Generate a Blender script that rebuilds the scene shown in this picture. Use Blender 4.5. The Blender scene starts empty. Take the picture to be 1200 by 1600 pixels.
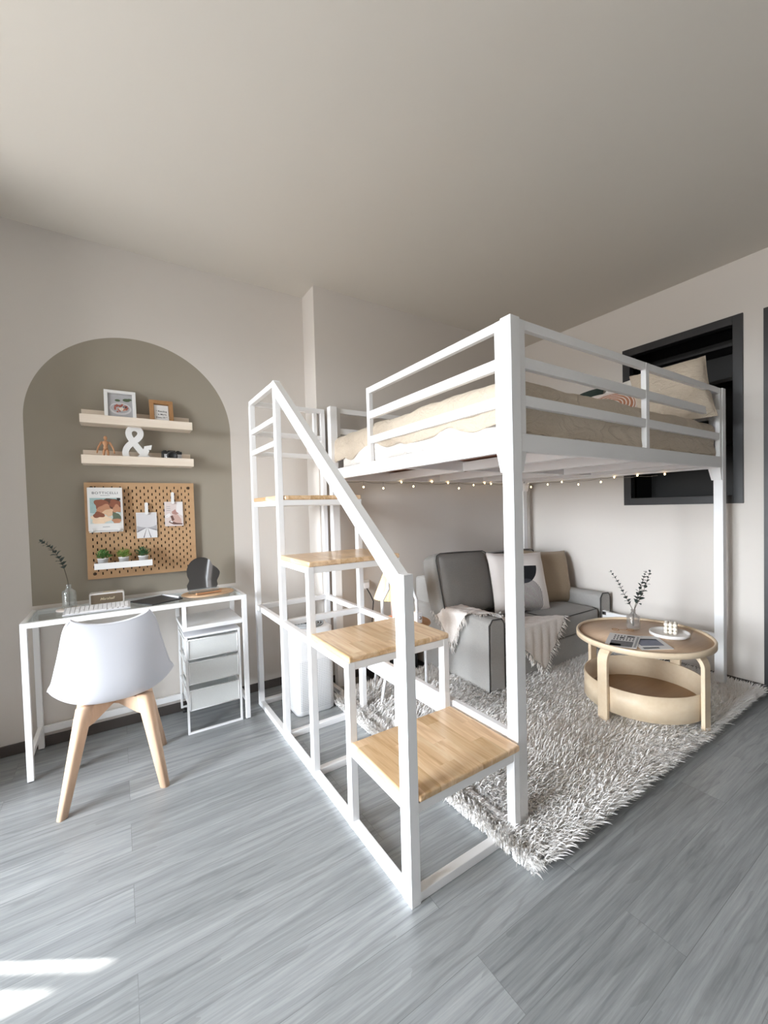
import bpy, math, random
import numpy as np
from mathutils import Vector, Matrix, Euler
random.seed(7); rng = np.random.default_rng(7)
SC = bpy.context.scene
COL = SC.collection
PI = math.pi

# ------------------------------------------------------------------ mesh builder
class MB:
    def __init__(s): s.v=[]; s.f=[]; s.m=[]; s.sm=[]
    def add(s, vs, fs, mi=0, smooth=False):
        b=len(s.v); s.v += [tuple(map(float,p)) for p in vs]
        for f in fs: s.f.append([b+i for i in f]); s.m.append(mi); s.sm.append(smooth)
        return s
    def box(s,x0,x1,y0,y1,z0,z1,mi=0):
        return s.add([(x0,y0,z0),(x1,y0,z0),(x1,y1,z0),(x0,y1,z0),(x0,y0,z1),(x1,y0,z1),(x1,y1,z1),(x0,y1,z1)],
            [(0,3,2,1),(4,5,6,7),(0,1,5,4),(1,2,6,5),(2,3,7,6),(3,0,4,7)],mi)
    def bar(s,p,q,w,h,up=(0,0,1),mi=0):
        p=Vector(p);q=Vector(q);d=(q-p).normalized();u=Vector(up)
        a=d.cross(u)
        if a.length<1e-4: a=d.cross(Vector((1,0,0)))
        a.normalize(); b=a.cross(d).normalized()
        a*=w/2;b*=h/2
        vs=[p-a-b,p+a-b,p+a+b,p-a+b,q-a-b,q+a-b,q+a+b,q-a+b]
        return s.add(vs,[(0,1,2,3),(7,6,5,4),(0,4,5,1),(1,5,6,2),(2,6,7,3),(3,7,4,0)],mi)
    def tube(s,pts,r,n=8,closed=False,mi=0,flat=None):
        P=[Vector(p) for p in pts]; N=len(P)
        R=r if isinstance(r,(list,tuple)) else [r]*N
        vs=[];prev=None
        for i,p in enumerate(P):
            a=P[(i-1)%N] if (closed or i>0) else p
            b=P[(i+1)%N] if (closed or i<N-1) else p
            d=(b-a)
            d=d.normalized() if d.length>1e-9 else Vector((0,0,1))
            if prev is None:
                u=d.orthogonal().normalized()
            else:
                u=prev-d*prev.dot(d)
                u=u.normalized() if u.length>1e-6 else d.orthogonal().normalized()
            prev=u; w=d.cross(u)
            for k in range(n):
                t=2*PI*k/n; vs.append(p+(u*math.cos(t)+w*math.sin(t))*R[i])
        fs=[]
        for i in range(N if closed else N-1):
            j=(i+1)%N
            for k in range(n):
                fs.append((i*n+k,i*n+(k+1)%n,j*n+(k+1)%n,j*n+k))
        if not closed:
            fs.append(tuple(range(n))[::-1]); fs.append(tuple((N-1)*n+k for k in range(n)))
        return s.add(vs,fs,mi,True)
    def lathe(s,prof,c=(0,0,0),n=32,mi=0,flute=0,fa=0.,sx=1.,sy=1.,smooth=True,cap=False):
        vs=[];L=len(prof)
        for k in range(n):
            t=2*PI*k/n
            for r,z in prof:
                rr=r*(1+fa*math.cos(flute*t)) if flute else r
                vs.append((c[0]+rr*sx*math.cos(t),c[1]+rr*sy*math.sin(t),c[2]+z))
        fs=[]
        for k in range(n):
            j=(k+1)%n
            for i in range(L-1): fs.append((k*L+i,j*L+i,j*L+i+1,k*L+i+1))
        if cap:
            fs.append(tuple(k*L for k in range(n))[::-1]); fs.append(tuple(k*L+L-1 for k in range(n)))
        return s.add(vs,fs,mi,smooth)
    def prism(s,poly,d0,d1,fn,mi=0):
        """poly 2D points; fn(a,b,d)->3D"""
        n=len(poly)
        vs=[fn(a,b,d0) for a,b in poly]+[fn(a,b,d1) for a,b in poly]
        fs=[tuple(range(n))[::-1],tuple(range(n,2*n))]+[(i,(i+1)%n,n+(i+1)%n,n+i) for i in range(n)]
        return s.add(vs,fs,mi)
    def grid(s,P,mi=0,smooth=True,closeu=False):
        nu=len(P);nv=len(P[0])
        vs=[p for row in P for p in row];fs=[]
        for i in range(nu if closeu else nu-1):
            j=(i+1)%nu
            for k in range(nv-1): fs.append((i*nv+k,j*nv+k,j*nv+k+1,i*nv+k+1))
        return s.add(vs,fs,mi,smooth)
    def ball(s,c,r,n=10,mi=0,sc=(1,1,1)):
        prof=[(math.sin(PI*i/n)*r,-math.cos(PI*i/n)*r) for i in range(n+1)]
        vs=[];m=2*n
        for k in range(m):
            t=2*PI*k/m
            for a,z in prof: vs.append((c[0]+a*math.cos(t)*sc[0],c[1]+a*math.sin(t)*sc[1],c[2]+z*sc[2]))
        L=n+1;fs=[]
        for k in range(m):
            j=(k+1)%m
            for i in range(n): fs.append((k*L+i,j*L+i,j*L+i+1,k*L+i+1))
        return s.add(vs,fs,mi,True)
    def flat(s,poly,fn,d,mi=0):
        return s.add([fn(a,b,d) for a,b in poly],[tuple(range(len(poly)))],mi)
    def xf(s,M):
        s.v=[tuple(M@Vector(p)) for p in s.v]; return s
    def build(s,name,mats,parent=None,origin=(0,0,0),rot=None,bevel=0,seg=2,sub=0,solid=0,smooth=None,ang=35,weld=False):
        me=bpy.data.meshes.new(name)
        o3=Vector(origin)
        root=parent
        if root is not None and root.parent is not None: root=root.parent
        off=Vector(root['_o']) if root is not None and '_o' in root.keys() else o3
        me.from_pydata([tuple(Vector(p)-off) for p in s.v],[],s.f)
        if not isinstance(mats,(list,tuple)): mats=[mats]
        for m in mats: me.materials.append(m)
        for p,mi,sm in zip(me.polygons,s.m,s.sm):
            p.material_index=mi; p.use_smooth=sm if smooth is None else smooth
        me.validate(); me.update()
        o=bpy.data.objects.new(name,me); COL.objects.link(o)
        if parent is not None: o.parent=parent
        else:
            o.location=off; o['_o']=tuple(off)
            if rot: o.rotation_euler=rot
        if weld:
            w=o.modifiers.new('weld','WELD'); w.merge_threshold=0.0002
        if solid:
            d=o.modifiers.new('solid','SOLIDIFY'); d.thickness=solid; d.offset=0
        if bevel:
            b=o.modifiers.new('bevel','BEVEL'); b.width=bevel; b.segments=seg; b.limit_method='ANGLE'; b.angle_limit=math.radians(ang)
            b.harden_normals=False
        if sub:
            u=o.modifiers.new('sub','SUBSURF'); u.levels=sub; u.render_levels=sub
        return o

def tag(o,label=None,cat=None,group=None,kind=None):
    if label: o['label']=label
    if cat: o['category']=cat
    if group: o['group']=group
    if kind: o['kind']=kind
    return o
def thing(name,label,cat,loc,rz=0,group=None,rot=None):
    o=bpy.data.objects.new(name,None); COL.objects.link(o); o.empty_display_size=.05
    o.location=loc; o.rotation_euler=rot if rot else (0,0,rz); o['_o']=tuple(loc)
    return tag(o,label,cat,group)
def part(m,name,mats,parent,label=None,**k):
    o=m.build(name,mats,parent,**k)
    if label: o['label']=label
    return o
def struct(o): o['kind']='structure'; return o
def copy_tree(o,parent=None):
    c=o.copy(); COL.objects.link(c)
    if parent is not None: c.parent=parent
    for ch in list(o.children): copy_tree(ch,c)
    return c

# ------------------------------------------------------------------ materials
def lin(c):
    if isinstance(c,str):
        c=c.lstrip('#'); c=[int(c[i:i+2],16)/255 for i in (0,2,4)]
    return tuple((x/12.92 if x<=.04045 else ((x+.055)/1.055)**2.4) for x in c)+(1.,)
class NT:
    def __init__(s,name):
        s.m=bpy.data.materials.new(name); s.m.use_nodes=True; s.t=s.m.node_tree
        s.b=s.t.nodes['Principled BSDF']; s.out=s.t.nodes['Material Output']
    def n(s,ty,inp=None,**k):
        x=s.t.nodes.new('ShaderNode'+ty)
        for a,v in k.items(): setattr(x,a,v)
        for a,v in (inp or {}).items(): s.set(x.inputs[a],v)
        return x
    def set(s,sock,v):
        if isinstance(v,bpy.types.NodeSocket): s.t.links.new(v,sock)
        else: sock.default_value=v
    def math(s,op,a,b=None,c=None):
        x=s.n('Math',operation=op); s.set(x.inputs[0],a)
        if b is not None: s.set(x.inputs[1],b)
        if c is not None: s.set(x.inputs[2],c)
        return x.outputs[0]
    def mix(s,f,a,b,bt='MIX'):
        x=s.n('Mix',data_type='RGBA',blend_type=bt); s.set(x.inputs[0],f); s.set(x.inputs[6],a); s.set(x.inputs[7],b); return x.outputs[2]
    def obj(s): return s.n('TexCoord').outputs['Object']
    def xyz(s,v=None):
        x=s.n('SeparateXYZ'); s.set(x.inputs[0],v if v is not None else s.obj()); return x.outputs
    def comb(s,a,b,c):
        x=s.n('CombineXYZ'); s.set(x.inputs[0],a);s.set(x.inputs[1],b);s.set(x.inputs[2],c); return x.outputs[0]
    def scale(s,v,sc):
        x=s.n('Mapping'); s.set(x.inputs['Vector'],v); x.inputs['Scale'].default_value=sc; return x.outputs[0]
    def noise(s,v,scale=5,detail=3,rough=.5,dist=0):
        x=s.n('TexNoise'); s.set(x.inputs['Vector'],v); x.inputs['Scale'].default_value=scale; x.inputs['Detail'].default_value=detail
        x.inputs['Roughness'].default_value=rough; x.inputs['Distortion'].default_value=dist; return x.outputs[0]
    def ramp(s,f,*st):
        x=s.n('ValToRGB'); s.set(x.inputs[0],f); e=x.color_ramp.elements
        while len(e)<len(st): e.new(.5)
        for i,(p,c) in enumerate(st):
            e[i].position=p; e[i].color=c if len(c)==4 else lin(c)
        return x.outputs[0]
    def bump(s,h,strength=.2,dist=.002):
        x=s.n('Bump'); s.set(x.inputs['Height'],h); x.inputs['Strength'].default_value=strength; x.inputs['Distance'].default_value=dist
        s.t.links.new(x.outputs[0],s.b.inputs['Normal'])
    def base(s,c): s.set(s.b.inputs['Base Color'],c); return s
    def set_(s,**k):
        for a,v in k.items(): s.set(s.b.inputs[a.replace('_',' ')],v)
        return s
def plain(name,col,rough=.5,metal=0.,spec=.5,var=.04,vs=6.,bump=0.,bs=200.,sheen=0.,coat=0.):
    t=NT(name); c=lin(col)
    n=t.noise(t.obj(),vs,3)
    k=t.n('HueSaturation',{'Color':c,'Value':t.math('MULTIPLY_ADD',n,2*var,1-var)}).outputs[0]
    t.base(k); t.set_(Roughness=rough,Metallic=metal)
    t.b.inputs['Specular IOR Level'].default_value=spec
    if sheen: t.b.inputs['Sheen Weight'].default_value=sheen
    if coat: t.b.inputs['Coat Weight'].default_value=coat
    if bump: t.bump(t.noise(t.obj(),bs,2),bump)
    return t.m
def fabric(name,col,col2=None,scale=500.,rough=.95,bump=.35,blotch=.06,crease=0.):
    t=NT(name); o=t.obj()
    n=t.noise(o,scale,2,.6); n2=t.noise(o,7,3)
    a=lin(col); b=lin(col2) if col2 else tuple(x*.8 for x in a[:3])+(1,)
    k=t.mix(t.math('SMOOTH_MIN',t.math('MULTIPLY_ADD',n,2.2,-.6),1,.1),b,a)
    k=t.n('HueSaturation',{'Color':k,'Value':t.math('MULTIPLY_ADD',n2,2*blotch,1-blotch)}).outputs[0]
    t.base(k).set_(Roughness=rough); t.b.inputs['Specular IOR Level'].default_value=.15; t.b.inputs['Sheen Weight'].default_value=.15
    if crease:
        c1=t.noise(t.scale(o,(1.,1.6,2.2)),6.,3,.55,1.2); c2=t.math('ABSOLUTE',t.math('SUBTRACT',c1,.5))
        n=t.math('MULTIPLY_ADD',t.math('POWER',t.math('SUBTRACT',1.,t.math('MINIMUM',t.math('MULTIPLY',c2,6.),1.)),2.),crease,n); bump=.6
    t.bump(n,bump,.001); return t.m
def wood(name,c1,c2,axis='x',rough=.45,fine=1.,spec=.4,ring=True):
    t=NT(name); o=t.obj()
    sc={'x':(1.5,22,22),'y':(22,1.5,22),'z':(22,22,1.5)}[axis]
    v=t.scale(o,tuple(a*fine for a in sc))
    n=t.noise(v,1.,4,.6,.8); n2=t.noise(t.scale(o,tuple(a*6*fine for a in sc)),1.,2,.6)
    k=t.ramp(t.math('MULTIPLY_ADD',n2,.35,t.math('MULTIPLY',n,.75)),(.3,c2),(.72,c1))
    t.base(k).set_(Roughness=rough); t.b.inputs['Specular IOR Level'].default_value=spec
    t.bump(n2,.08,.001); return t.m
def butcher(name,seed):
    t=NT(name); o=t.obj(); x,y,z=t.xyz(o)
    st=t.math('FLOOR',t.math('DIVIDE',t.math('ADD',x,seed*.313),.062))
    wn=t.n('TexWhiteNoise',noise_dimensions='2D'); 
    yo=t.math('FLOOR',t.math('DIVIDE',t.math('ADD',y,t.math('MULTIPLY',t.math('FRACT',t.math('MULTIPLY',st,.618)),.31)),.31))
    t.set(wn.inputs['Vector'],t.comb(st,yo,seed))
    r=wn.outputs[0]
    off=t.comb(t.math('MULTIPLY',r,7.),t.math('MULTIPLY',r,3.),0.)
    av=t.n('VectorMath',operation='ADD'); t.set(av.inputs[0],o); t.set(av.inputs[1],off)
    n=t.noise(t.scale(av.outputs[0],(26,2.2,26)),1.,4,.6,1.2)
    k=t.ramp(n,(.28,'#c3996c'),(.5,'#e2bf95'),(.75,'#f1d9b6'))
    k=t.n('HueSaturation',{'Color':k,'Value':t.math('MULTIPLY_ADD',r,.34,.84),'Saturation':t.math('MULTIPLY_ADD',r,-.2,1.08)}).outputs[0]
    t.base(k).set_(Roughness=.32); t.b.inputs['Coat Weight'].default_value=.25; t.b.inputs['Coat Roughness'].default_value=.12
    return t.m
def glassy(name,tint=(.93,.97,.96),refl=.12,rough=.03,haze=0.):
    t=NT(name); t.t.nodes.remove(t.b)
    tr=t.n('BsdfTransparent',{'Color':tuple(tint)+(1,)}); gl=t.n('BsdfGlossy',{'Roughness':rough,'Color':(1,1,1,1)})
    fr=t.n('Fresnel',{'IOR':1.45}); mx=t.n('MixShader'); t.set(mx.inputs[0],t.math('MULTIPLY_ADD',fr.outputs[0],.38,refl*.12))
    t.t.links.new(tr.outputs[0],mx.inputs[1]); t.t.links.new(gl.outputs[0],mx.inputs[2])
    if haze:
        df=t.n('BsdfTranslucent',{'Color':(.9,.9,.9,1)}); dd=t.n('BsdfDiffuse',{'Color':(.85,.86,.86,1)}); m2=t.n('MixShader'); m2.inputs[0].default_value=.5
        t.t.links.new(df.outputs[0],m2.inputs[1]); t.t.links.new(dd.outputs[0],m2.inputs[2])
        m3=t.n('MixShader'); m3.inputs[0].default_value=haze; t.t.links.new(mx.outputs[0],m3.inputs[1]); t.t.links.new(m2.outputs[0],m3.inputs[2]); mx=m3
    t.t.links.new(mx.outputs[0],t.out.inputs[0])
    return t.m
def veil(name,col,op):
    t=NT(name); t.base(lin(col)).set_(Roughness=.6)
    n=t.noise(t.obj(),900,1); t.set(t.b.inputs['Alpha'],t.math('MULTIPLY_ADD',n,.25,op-.12)); return t.m
def emis(name,col,st,base=None):
    t=NT(name); t.base(lin(base or col)); t.b.inputs['Emission Color'].default_value=lin(col); t.b.inputs['Emission Strength'].default_value=st; return t.m

M={}
M['white_metal']=plain('white_painted_steel','#f7f7f8',.32,spec=.5,var=.015)
M['white_plastic']=plain('white_plastic','#f3f3f5',.35,var=.01)
M['white_gloss']=plain('white_gloss','#f4f4f4',.2,var=.01)
M['shell']=plain('chair_shell_white','#d4d4da',.42,var=.01)
M['ceramic']=plain('white_ceramic','#efece9',.35,var=.02)
M['black']=plain('black_matte','#1a1a1b',.55,var=.1)
M['charcoal']=plain('charcoal_slate','#3a3a3c',.5,var=.05)
M['chrome']=plain('chrome','#c9c9cc',.18,metal=1.)
M['silver']=plain('silver_plastic','#cfcfd2',.35)
M['wire']=plain('wire_grey','#8d857c',.6)
M['cable']=plain('black_cable','#222222',.5)
M['beech']=wood('beech_wood','#dfbfa3','#cfaa8b','z',.45,.7)
M['birch']=wood('birch_veneer','#e6d3b8','#dcc5a6','x',.4,.5)
M['birch_top']=wood('birch_top_veneer','#cfb49a','#c0a286','x',.42,.5)
M['ledge']=wood('pale_pine','#ecdfd0','#e0d0bd','x',.55,.8)
M['tray_floor']=wood('tray_floor_shaded_veneer','#b5987b','#a5876a','x',.5,.5)  # browner than the birch: shade beneath the tabletop is put into the colour
M['peg']=wood('pegboard_wood','#c4a07a','#b8926c','x',.6,.4)
M['frame_wood']=wood('frame_wood_brown','#b0845a','#97704a','z',.5,1.)
M['manikin']=wood('manikin_wood','#cf9e78','#b9855e','z',.5,2.)
M['rattan']=wood('rattan_weave','#e2c4a4','#c9a17b','x',.7,4.)
M['seat_wood']=wood('oak_seat_wood','#c69a70','#b1865c','x',.4,1.)
M['plywood']=plain('red_brown_plywood','#8a5a45',.6,var=.12,vs=12)
M['sofa']=fabric('grey_sofa_weave','#b4b2af','#989693',420)
M['sofa_dark']=fabric('grey_sofa_weave_cushion','#9f9d9a','#858380',420)
M['piping']=plain('dark_piping','#3b3a3a',.8)
M['tan']=fabric('tan_linen','#d3c6b5','#c4b6a4',350,blotch=.05,crease=6.)
M['sheet']=fabric('white_sheet','#f1ede8','#e6e1db',350,blotch=.03,crease=7.)
M['beige']=fabric('beige_satin','#a8967f','#978570',300,rough=.6,bump=.15)
M['throw']=fabric('cream_throw','#f1ece8','#e2dad5',160,bump=.8)
M['fringe']=plain('cream_fringe','#f2ede8',.9)
M['rugbase']=plain('rug_backing','#e6e0d8',.95)
M['leaf']=plain('eucalyptus_leaf','#3b4642',.55,var=.25,vs=40)
M['leaf_green']=plain('green_leaf','#4f7a3a',.5,var=.35,vs=60)
M['leaf_lime']=plain('lime_leaf','#7d9a48',.5,var=.35,vs=60)
M['leaf_dark']=plain('dark_green_leaf','#3d6a42',.5,var=.35,vs=60)
M['stem']=plain('stem_brown','#5a5145',.7)
M['soil']=plain('soil','#3a2f26',.9)
M['glass']=glassy('clear_glass',(.95,.98,.975),.3)
M['vase_glass']=glassy('vase_glass',(.95,.97,.97),.35,.05,.10)
M['smoke_glass']=glassy('smoky_glass',(.93,.92,.91),.3,.06,.12)
M['mirror']=plain('dark_mirror','#a8a8aa',.04,metal=1.,var=.0)
M['grille']=plain('speaker_grille_brown','#7a6a58',.9,var=.15,vs=300,bump=.5,bs=600)
M['gold']=plain('gold_script','#e0d3b4',.45,metal=.2)
M['paper']=plain('paper_white','#ecebea',.7,var=.02)
M['ink']=plain('ink_dark','#4a4a4e',.7)
M['ink_soft']=plain('ink_soft_grey','#8b8b90',.7)
M['frosted_door']=plain('dark_door_panel','#3c3c3d',.4)
M['socket']=plain('socket_plate','#e6e2de',.4)
SKY,GRD,SUN,EXPO=35.,.25,20.,0.12
# ------------------------------------------------------------------ camera
y_,p_,r_=[math.radians(a) for a in (-34.2972,-1.5598,-1.4702)]
fw=Vector((-math.sin(y_)*math.cos(p_),math.cos(y_)*math.cos(p_),math.sin(p_)))
rt=Vector((math.cos(y_),math.sin(y_),0)); up=rt.cross(fw)
rt,up=rt*math.cos(r_)+up*math.sin(r_), up*math.cos(r_)-rt*math.sin(r_)
cam=bpy.data.objects.new('camera_view',bpy.data.cameras.new('camera_view')); COL.objects.link(cam)
mw=Matrix((rt,up,-fw)).transposed().to_4x4(); mw.translation=(0,0,1.2283); cam.matrix_world=mw
cd=cam.data; cd.sensor_fit='HORIZONTAL'; cd.sensor_width=36; cd.lens=36*656.278/1200; cd.clip_start=.02
cd.shift_x=(600-631.547)/1200; cd.shift_y=(810.786-800)/1200
SC.camera=cam

# ------------------------------------------------------------------ room shell
YA,YB,XJ,XB,ZC=2.9317,2.7275,1.1563,3.3324,2.756
XL,YF=-3.05,-2.6
# floor material: grey wood planks along X
t=NT('grey_plank_floor'); o=t.obj()
br=t.n('TexBrick',offset=.37,offset_frequency=2); t.set(br.inputs['Vector'],o)
for a,v in {'Scale':1.,'Mortar Size':.0009,'Mortar Smooth':.3,'Brick Width':1.22,'Row Height':.165}.items(): br.inputs[a].default_value=v
br.inputs['Color1'].default_value=(0,0,0,1); br.inputs['Color2'].default_value=(1,1,1,1); br.inputs['Mortar'].default_value=(.5,.5,.5,1)
rv=t.xyz(br.outputs['Color'])[0]
sh=t.n('VectorMath',operation='ADD'); t.set(sh.inputs[0],o); t.set(sh.inputs[1],t.comb(t.math('MULTIPLY',rv,9.),t.math('MULTIPLY',rv,5.),0.))
g1=t.noise(t.scale(sh.outputs[0],(1.0,16,1)),1.,5,.62,1.8)
g2=t.noise(t.scale(sh.outputs[0],(5.,150,1)),1.,4,.7,.6)
wv=t.n('TexWave',wave_type='BANDS',bands_direction='Y'); t.set(wv.inputs['Vector'],t.scale(sh.outputs[0],(.22,1.,1.)))
for a,v in {'Scale':5.5,'Distortion':9.,'Detail':3.,'Detail Scale':1.6,'Detail Roughness':.6}.items(): wv.inputs[a].default_value=v
crk=t.math('MULTIPLY',t.math('POWER',wv.outputs['Fac'],9.),t.math('GREATER_THAN',t.noise(t.scale(sh.outputs[0],(2.,9.,1.)),1.,2),.52))
g3=t.noise(t.scale(sh.outputs[0],(.5,3.2,1)),1.,2,.5,.5)
k=t.ramp(t.math('MULTIPLY_ADD',g2,.42,t.math('MULTIPLY',g1,.6)),(.22,'#5c5f61'),(.40,'#7f8284'),(.55,'#949798'),(.78,'#b0b2b3'))
k=t.n('HueSaturation',{'Color':k,'Value':t.math('MULTIPLY_ADD',rv,.26,t.math('MULTIPLY_ADD',g3,.3,.74))}).outputs[0]
k=t.mix(t.math('MULTIPLY',crk,.28),k,lin('#5b5d5e'))
k=t.mix(t.math('MULTIPLY',br.outputs['Fac'],.45),k,lin('#3a3b3c'))
t.base(k).set_(Roughness=t.math('MULTIPLY_ADD',g2,.12,.3)); t.b.inputs['Specular IOR Level'].default_value=.5
t.bump(t.math('SUBTRACT',g2,t.math('MULTIPLY',br.outputs['Fac'],.8)),.12,.001)
M['floor']=t.m
struct(MB().box(XL-.12,3.9,YF-.1,3.05,-.1,0).build('floor',M['floor']))
def paint(name,col,sc=700,bump=.06):
    t=NT(name); t.base(lin(col)).set_(Roughness=.9); t.b.inputs['Specular IOR Level'].default_value=.2
    t.bump(t.noise(t.obj(),sc,2),bump,.001); return t.m
M['ceil']=paint('ceiling_paint','#d8d2c9'); M['wall']=paint('wall_paint_warm_grey','#dbd5cf')
# wall A with the painted arch
t=NT('wall_paint_with_taupe_arch'); x,y,z=t.xyz()
AX,AR,AZ,AB=.122,.510,1.742,.757
dx=t.math('SUBTRACT',x,AX); dz=t.math('SUBTRACT',z,AZ)
circ=t.math('LESS_THAN',t.math('ADD',t.math('MULTIPLY',dx,dx),t.math('MULTIPLY',dz,dz)),AR*AR)
rect=t.math('MULTIPLY',t.math('LESS_THAN',t.math('ABSOLUTE',dx),AR),t.math('MULTIPLY',t.math('LESS_THAN',z,AZ),t.math('GREATER_THAN',z,AB)))
msk=t.math('MULTIPLY',t.math('MAXIMUM',circ,rect),t.math('GREATER_THAN',z,AB))
t.base(t.mix(msk,lin('#dbd5cf'),lin('#9f978a'))).set_(Roughness=.9); t.b.inputs['Specular IOR Level'].default_value=.2
t.bump(t.noise(t.obj(),700,2),.06,.001); M['wallA']=t.m
m=MB()
QX0,QX1,QZ0,QZ1=-2.98,-2.2,.9,2.2
m.box(QX1,XJ,YA,YA+.12,0,ZC,0); m.box(XL-.12,QX0,YA,YA+.12,0,ZC,0); m.box(QX0,QX1,YA,YA+.12,0,QZ0,0); m.box(QX0,QX1,YA,YA+.12,QZ1,ZC,0); m.box(XJ,XB+.6,YB,YA+.12,0,ZC,1)
struct(m.build('wall_back',[M['wallA'],M['wall']]))
struct(MB().box(XL-.12,3.9,YF-.1,3.05,ZC,ZC+.1).build('ceiling',M['ceil']))
# right wall: opening for niche and door
NY0,NY1,NZ0,NZ1=1.035,1.735,1.235,2.375
DY0,DY1,DZ=-.03,.862,2.36
m=MB(); T=.42
m.box(XB,XB+.12,NY1,YB+.02,0,ZC); m.box(XB,XB+.12,NY0,NY1,0,NZ0); m.box(XB,XB+.12,NY0,NY1,NZ1,ZC)
m.box(XB,XB+.12,DY1,NY0,0,ZC); m.box(XB,XB+.12,DY0,DY1,DZ,ZC); m.box(XB,XB+.12,YF-.1,DY0,0,ZC)
struct(m.build('wall_right',M['wall']))
struct(MB().box(XL-.12,XB+.12,YF-.12,YF,0,ZC).build('wall_front',paint('wall_paint_dark_grey','#77736f')))
# left wall with a large window
WY0,WY1,WZ0,WZ1=.35,2.28,.02,2.42
m=MB(); m.box(XL-.12,XL,YF,WY0,0,ZC); m.box(XL-.12,XL,WY1,YA,0,ZC); m.box(XL-.12,XL,WY0,WY1,WZ1,ZC); m.box(XL-.12,XL,WY0,WY1,0,WZ0)
struct(m.build('wall_left',M['wall']))
win=thing('window_1','wide white framed balcony window','window',(XL-.06,(WY0+WY1)/2,WZ0)); win['kind']='structure'
m=MB(); xw0,xw1=XL-.09,XL-.03
for a,c in ((WY0,WY0+.06),(WY1-.06,WY1)): m.box(xw0,xw1,a,c,WZ0,WZ1)
m.box(xw0,xw1,WY0,WY1,WZ0,WZ0+.05); m.box(xw0,xw1,WY0,WY1,WZ1-.05,WZ1)
for a in (1.0,1.64): m.box(xw0,xw1,a-.03,a+.03,WZ0,WZ1)
part(m,'window_frame',M['white_metal'],win)
w2=thing('window_2','narrow white framed window in the back wall','window',((QX0+QX1)/2,YA,QZ0)); w2['kind']='structure'
m=MB()
for a,c in ((-2.318,QX1),(-2.452,-2.402),(QX0,-2.59)): m.box(a,c,YA+.002,YA+.022,QZ0,QZ1)
m.box(-2.59,-2.452,YA+.002,YA+.02,QZ0,QZ0+.05)
part(m,'window_frame',M['white_metal'],w2)
struct(MB().box(-1.44,-.86,2.34,YA+.01,0,ZC).build('added_shade_stub',M['wall']))  # added unseen stub, keeps window light off the left of the desk wall
# baseboards
bbm=plain('dark_baseboard','#4a4441',.45,var=.05)
struct(MB().box(-.86,XJ,YA-.012,YA,0,.056).build('baseboard_back',bbm,bevel=.003))
struct(MB().box(XJ,XB,YB-.012,YB,0,.056).box(XJ-.012,XJ,YB-.012,YA-.012,0,.056).build('baseboard_alcove',bbm,bevel=.003))
struct(MB().box(XB-.012,XB,DY1+.03,YB-.012,0,.056).build('baseboard_right',bbm,bevel=.006,seg=3))
# black niche cabinet let into the wall
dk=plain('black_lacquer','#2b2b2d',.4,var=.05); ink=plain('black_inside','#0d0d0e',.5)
n=thing('built_in_cabinet','open black built-in wall cabinet with wide frame behind the bed head','cabinet',(XB,(NY0+NY1)/2,NZ0))
m=MB(); fo=.012
m.box(XB-fo,XB+.05,NY0-.035,NY0+.02,NZ0-.035,NZ1+.035); m.box(XB-fo,XB+.05,NY1-.02,NY1+.035,NZ0-.035,NZ1+.035)
m.box(XB-fo,XB+.05,NY0+.02,NY1-.02,NZ0-.035,NZ0+.02); m.box(XB-fo,XB+.05,NY0+.02,NY1-.02,NZ1-.02,NZ1+.035)
part(m,'frame',dk,n,bevel=.002)
m=MB(); D=.36
m.box(XB+.05,XB+D,NY0-.01,NY0,NZ0,NZ1); m.box(XB+.05,XB+D,NY1,NY1+.01,NZ0,NZ1); m.box(XB+.05,XB+D,NY0,NY1,NZ0-.01,NZ0); m.box(XB+.05,XB+D,NY0,NY1,NZ1,NZ1+.01)
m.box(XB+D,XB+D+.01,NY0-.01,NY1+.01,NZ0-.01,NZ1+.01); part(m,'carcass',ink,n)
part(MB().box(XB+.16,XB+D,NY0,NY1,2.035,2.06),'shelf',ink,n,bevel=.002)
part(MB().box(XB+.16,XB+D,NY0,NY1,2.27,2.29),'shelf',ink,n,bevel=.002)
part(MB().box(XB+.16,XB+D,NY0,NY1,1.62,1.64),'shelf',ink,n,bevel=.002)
# black framed door at the right edge
d=thing('door_1','tall black framed door at the right edge of the room','door',(XB,(DY0+DY1)/2,0)); d['kind']='structure'
m=MB(); m.box(XB-.012,XB+.1,DY1-.03,DY1+.035,0,DZ+.035); m.box(XB-.012,XB+.1,DY0-.035,DY0+.03,0,DZ+.035); m.box(XB-.012,XB+.1,DY0+.03,DY1-.03,DZ-.03,DZ+.035)
part(m,'door_frame',dk,d,bevel=.002)
part(MB().box(XB+.04,XB+.08,DY0+.03,DY1-.03,0.005,DZ-.03),'door_panel',M['frosted_door'],d)
# outlet with cables on alcove wall
so=thing('wall_socket','white wall socket on the back wall left of the pleated lamp','socket',(1.49,YB,.66))
part(MB().box(1.455,1.53,YB-.009,YB,.625,.70),'plate',M['socket'],so,bevel=.003)
part(MB().box(1.47,1.515,YB-.035,YB-.009,.64,.685),'plug',M['white_plastic'],so,bevel=.006)
c=MB().tube([(1.49,YB-.03,.645),(1.515,YB-.035,.60),(1.545,YB-.03,.54),(1.54,YB-.022,.45),(1.53,YB-.02,.3),(1.52,YB-.02,.1),(1.5,YB-.03,.035)],.004,8)
tag(c.build('power_cable',M['cable']),'black power cable hanging down the back wall from the socket','cable')

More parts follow.
